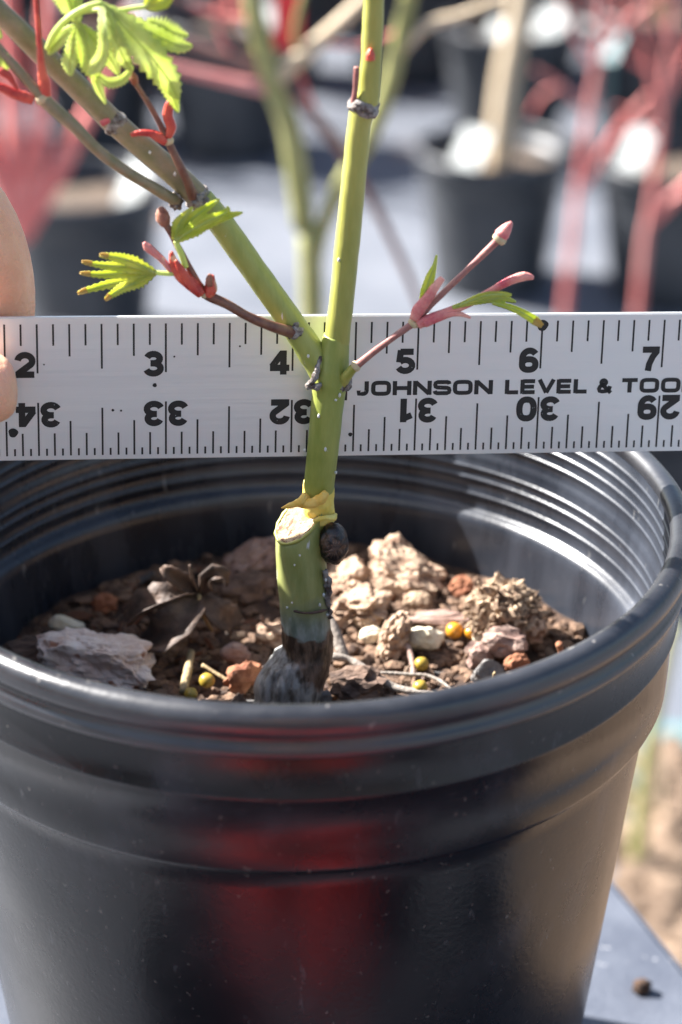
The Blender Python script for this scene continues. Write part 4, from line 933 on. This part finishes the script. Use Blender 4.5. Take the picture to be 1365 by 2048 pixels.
# pink red stems at the right
for px0, pts, lab in ((1130, [(1130, 620), (1146, 480), (1158, 370), (1178, 230), (1200, 90), (1212, -80)], 'pink red stemmed young tree with a short side branch standing right of the white label'),
                 (1276, [(1276, 620), (1290, 480), (1305, 400), (1324, 230), (1342, 60), (1352, -80)], 'pink red stemmed young tree beside the pale blue white label')):
    Y = 1.5; b0 = P(px0, 620, Y); base = Vector((b0.x - .005, Y, .145))
    far_pot(base.x, Y, 'black pot hidden behind the ruler under the pink stem ' + ('by the pale blue label' if px0 == 1276 else 'with a side branch'))
    st = [([base] + pts, [19, 19, 18, 17, 16, 14, 12])]
    if px0 == 1130: st += [([(1160, 375), (1200, 320), (1240, 255), (1300, 190)], [18, 16, 12, 8], 'coral'), ([(1180, 230), (1120, 170), (1070, 140)], [12, 9, 6]), ([(1200, 100), (1260, 40), (1330, -20)], [13, 11, 8], 'coral'), ([(1192, 140), (1150, 70), (1120, -10)], [10, 8, 6], 'coral'), ([(1240, 258), (1275, 250), (1310, 225)], [8, 7, 5], 'coral'), ([(1230, 65), (1245, 10), (1250, -60)], [9, 7, 5], 'coral'), ([(1120, 172), (1085, 190), (1060, 230)], [7, 6, 5], 'coral'), ([(1205, 60), (1170, 10), (1150, -60)], [9, 7, 5], 'coral')]
    else: st += [([(1303, 440), (1340, 405), (1400, 350)], [22, 20, 16], 'coral'), ([(1325, 240), (1295, 120), (1270, 20)], [13, 11, 8], 'coral'), ([(1330, 200), (1370, 120), (1400, 40)], [13, 11, 8], 'coral'), ([(1300, 140), (1250, 110), (1215, 60)], [8, 7, 5], 'coral'), ([(1340, 100), (1310, 40), (1300, -30)], [9, 8, 6], 'coral'), ([(1318, 280), (1270, 230), (1230, 215)], [9, 7, 5], 'coral')]
    manual_plant('young_tree', lab, st, Y, base, 'coralpale')
# coral red plant at the left
cb = G(165, 705, 0); yc = cb.y + .06
manual_plant('young_tree', 'coral red many stemmed young tree behind the hand', [
    ([(45, 480), (35, 380), (30, 280), (18, 100), (10, -60)], [40, 46, 40, 34, 26]), ([(45, 470), (65, 380), (75, 280), (85, 150), (100, -40)], [36, 42, 36, 30, 22]), ([(50, 465), (95, 385), (150, 280), (200, 180), (260, 20)], [34, 40, 34, 26, 18]), ([(45, 470), (5, 380), (-40, 260)], [34, 40, 30])], yc - .5, (P(45, 480, yc - .5).x, yc - .5, .14), 'coral')
far_pot(P(45, 480, yc - .5).x, yc - .5, 'black nursery pot hidden behind the ruler below the coral red stems')
# labels
label_card(943, 296, 66, 84, G(985, 602, 0).y - .02, 'white', 'white plastic label stuck in the pale sheened black pot')
label_card(1275, 296, 62, 96, G(1345, 625, 0).y - .01, 'white', 'pale blue white plastic label at the rim of a black pot')
label_card(265, 375, 52, 130, yc - .03, 'white', 'tall white plastic label in the left black pot')
label_card(1000, 72, 62, 64, 2.75, 'white', 'round looking white label in front of dark pots in the second row')
label_card(1148, 62, 74, 50, 2.75, 'white', 'wide cream white label near the teal label')
label_card(1222, 92, 44, 62, 2.3, 'teal', 'teal blue plastic label among pink red twigs')
label_card(576, 40, 58, 120, 1.0, 'redtag', 'bright red plastic label hanging above the olive green tree', False)

# rows of pots further back
rng = random.Random(21)
rows = [(2.78, -.75, 1.05, .20), (3.12, -.95, 1.2, .21), (3.5, -1.05, 1.35, .22), (3.95, -1.2, 1.5, .24), (4.5, -1.4, 1.7, .26)]
mats = ['coral', 'coralpale', 'brownstem', 'coral', 'tan', 'olivefar', 'coralpale', 'brownstem']
names = {'coral': 'coral red', 'coralpale': 'pale pink red', 'brownstem': 'brown', 'tan': 'tan', 'olivefar': 'olive green'}
k = 0
for ri, (y, xa, xb, dx) in enumerate(rows):
    x = xa
    while x < xb:
        xx = x + rng.uniform(-.02, .02); yy = y + rng.uniform(-.04, .04); sc = rng.uniform(.92, 1.12)
        if not (ri == 0 and abs(xx - .10) < .09):
            m = mats[k % len(mats)]; k += 1; rn = ('front', 'second', 'third', 'fourth', 'last')[ri]
            far_pot(xx, yy, 'black nursery pot in the %s back row with a %s twigged tree' % (rn, names[m]), sc, 0, 'nursery pots in the back rows')
            branchy('young_tree', (xx, yy, .145 * sc), rng.uniform(.35, .6), m, 'bare %s twigged young tree in the %s back row of pots' % (names[m], rn), 100 + k, rng.randint(3, 5), rng.uniform(.0035, .006), .40, '%s twigged young trees in the back rows' % names[m], 13)
            if rng.random() < .55:
                r = empty('plant_label', (xx + .05, yy - .05, .14)); tag(r, 'small white label in a %s back row pot beside %s twigs' % (rn, names[m]), 'plant label', 'white labels in the back rows')
                link('card', mesh('card', *box((0, 0, .055), (.036, .0012, .05), M=Matrix.Rotation(rng.uniform(-.6, .3), 3, 'Z') @ CARD), M['white'], False), r)
                link('stake', mesh('stake', *box((0, .0015, .02), (.006, .0014, .06)), M['white'], False), r)
        x += dx
# yellow green stems by the mulch at the lower right
b1 = G(1276, 1735, 0)
manual_plant('young_tree', 'yellow green stem rising from the mulch beside the large black pot', [([Vector((b1.x, b1.y, 0)), (1285, 1620, b1.y), (1295, 1520, b1.y), (1312, 1420, b1.y), (1345, 1250, b1.y)], [34, 32, 30, 28, 26])], b1.y, (b1.x, b1.y, 0), 'olivefar')
b2 = G(1330, 1660, 0)
manual_plant('young_tree', 'thin tan stem rising from the mulch beside the yellow green stem', [([Vector((b2.x, b2.y, 0)), (1325, 1600, b2.y), (1322, 1540, b2.y), (1300, 1440, b2.y), (1310, 1300, b2.y)], [14, 14, 13, 12, 10])], b2.y, (b2.x, b2.y, 0), 'tan')
t = G(1350, 1490, 0); r = empty('plant_label', (t.x, t.y, 0)); tag(r, 'pale teal label lying flat on the ground beside the large pot', 'plant label')
link('card', mesh('card', *box((.02, 0, .008), (.09, .035, .002)), M['teal'], False), r)
# bark mulch pieces by the stool
def mulch():
    rng = random.Random(4); parts = []
    for i in range(1500):
        x = rng.uniform(.19, .80); y = rng.uniform(.45, 1.15)
        q = rng.uniform(.006, .016); v, f = lump(rng.randrange(30), 1, (q * 1.4, q * .7, q * .45), .4, 2); m3 = Euler((rng.gauss(0, .3), rng.gauss(0, .3), rng.uniform(0, 6.3))).to_matrix()
        parts.append(([m3 @ p + Vector((x, y, .004 + q * .3)) for p in v], f))
    o = obj('bark_mulch', join(*parts), M['mulch'], smooth=False); tag(o, 'loose brown bark mulch covering the path beside the stool', 'mulch', kind='stuff')
mulch()
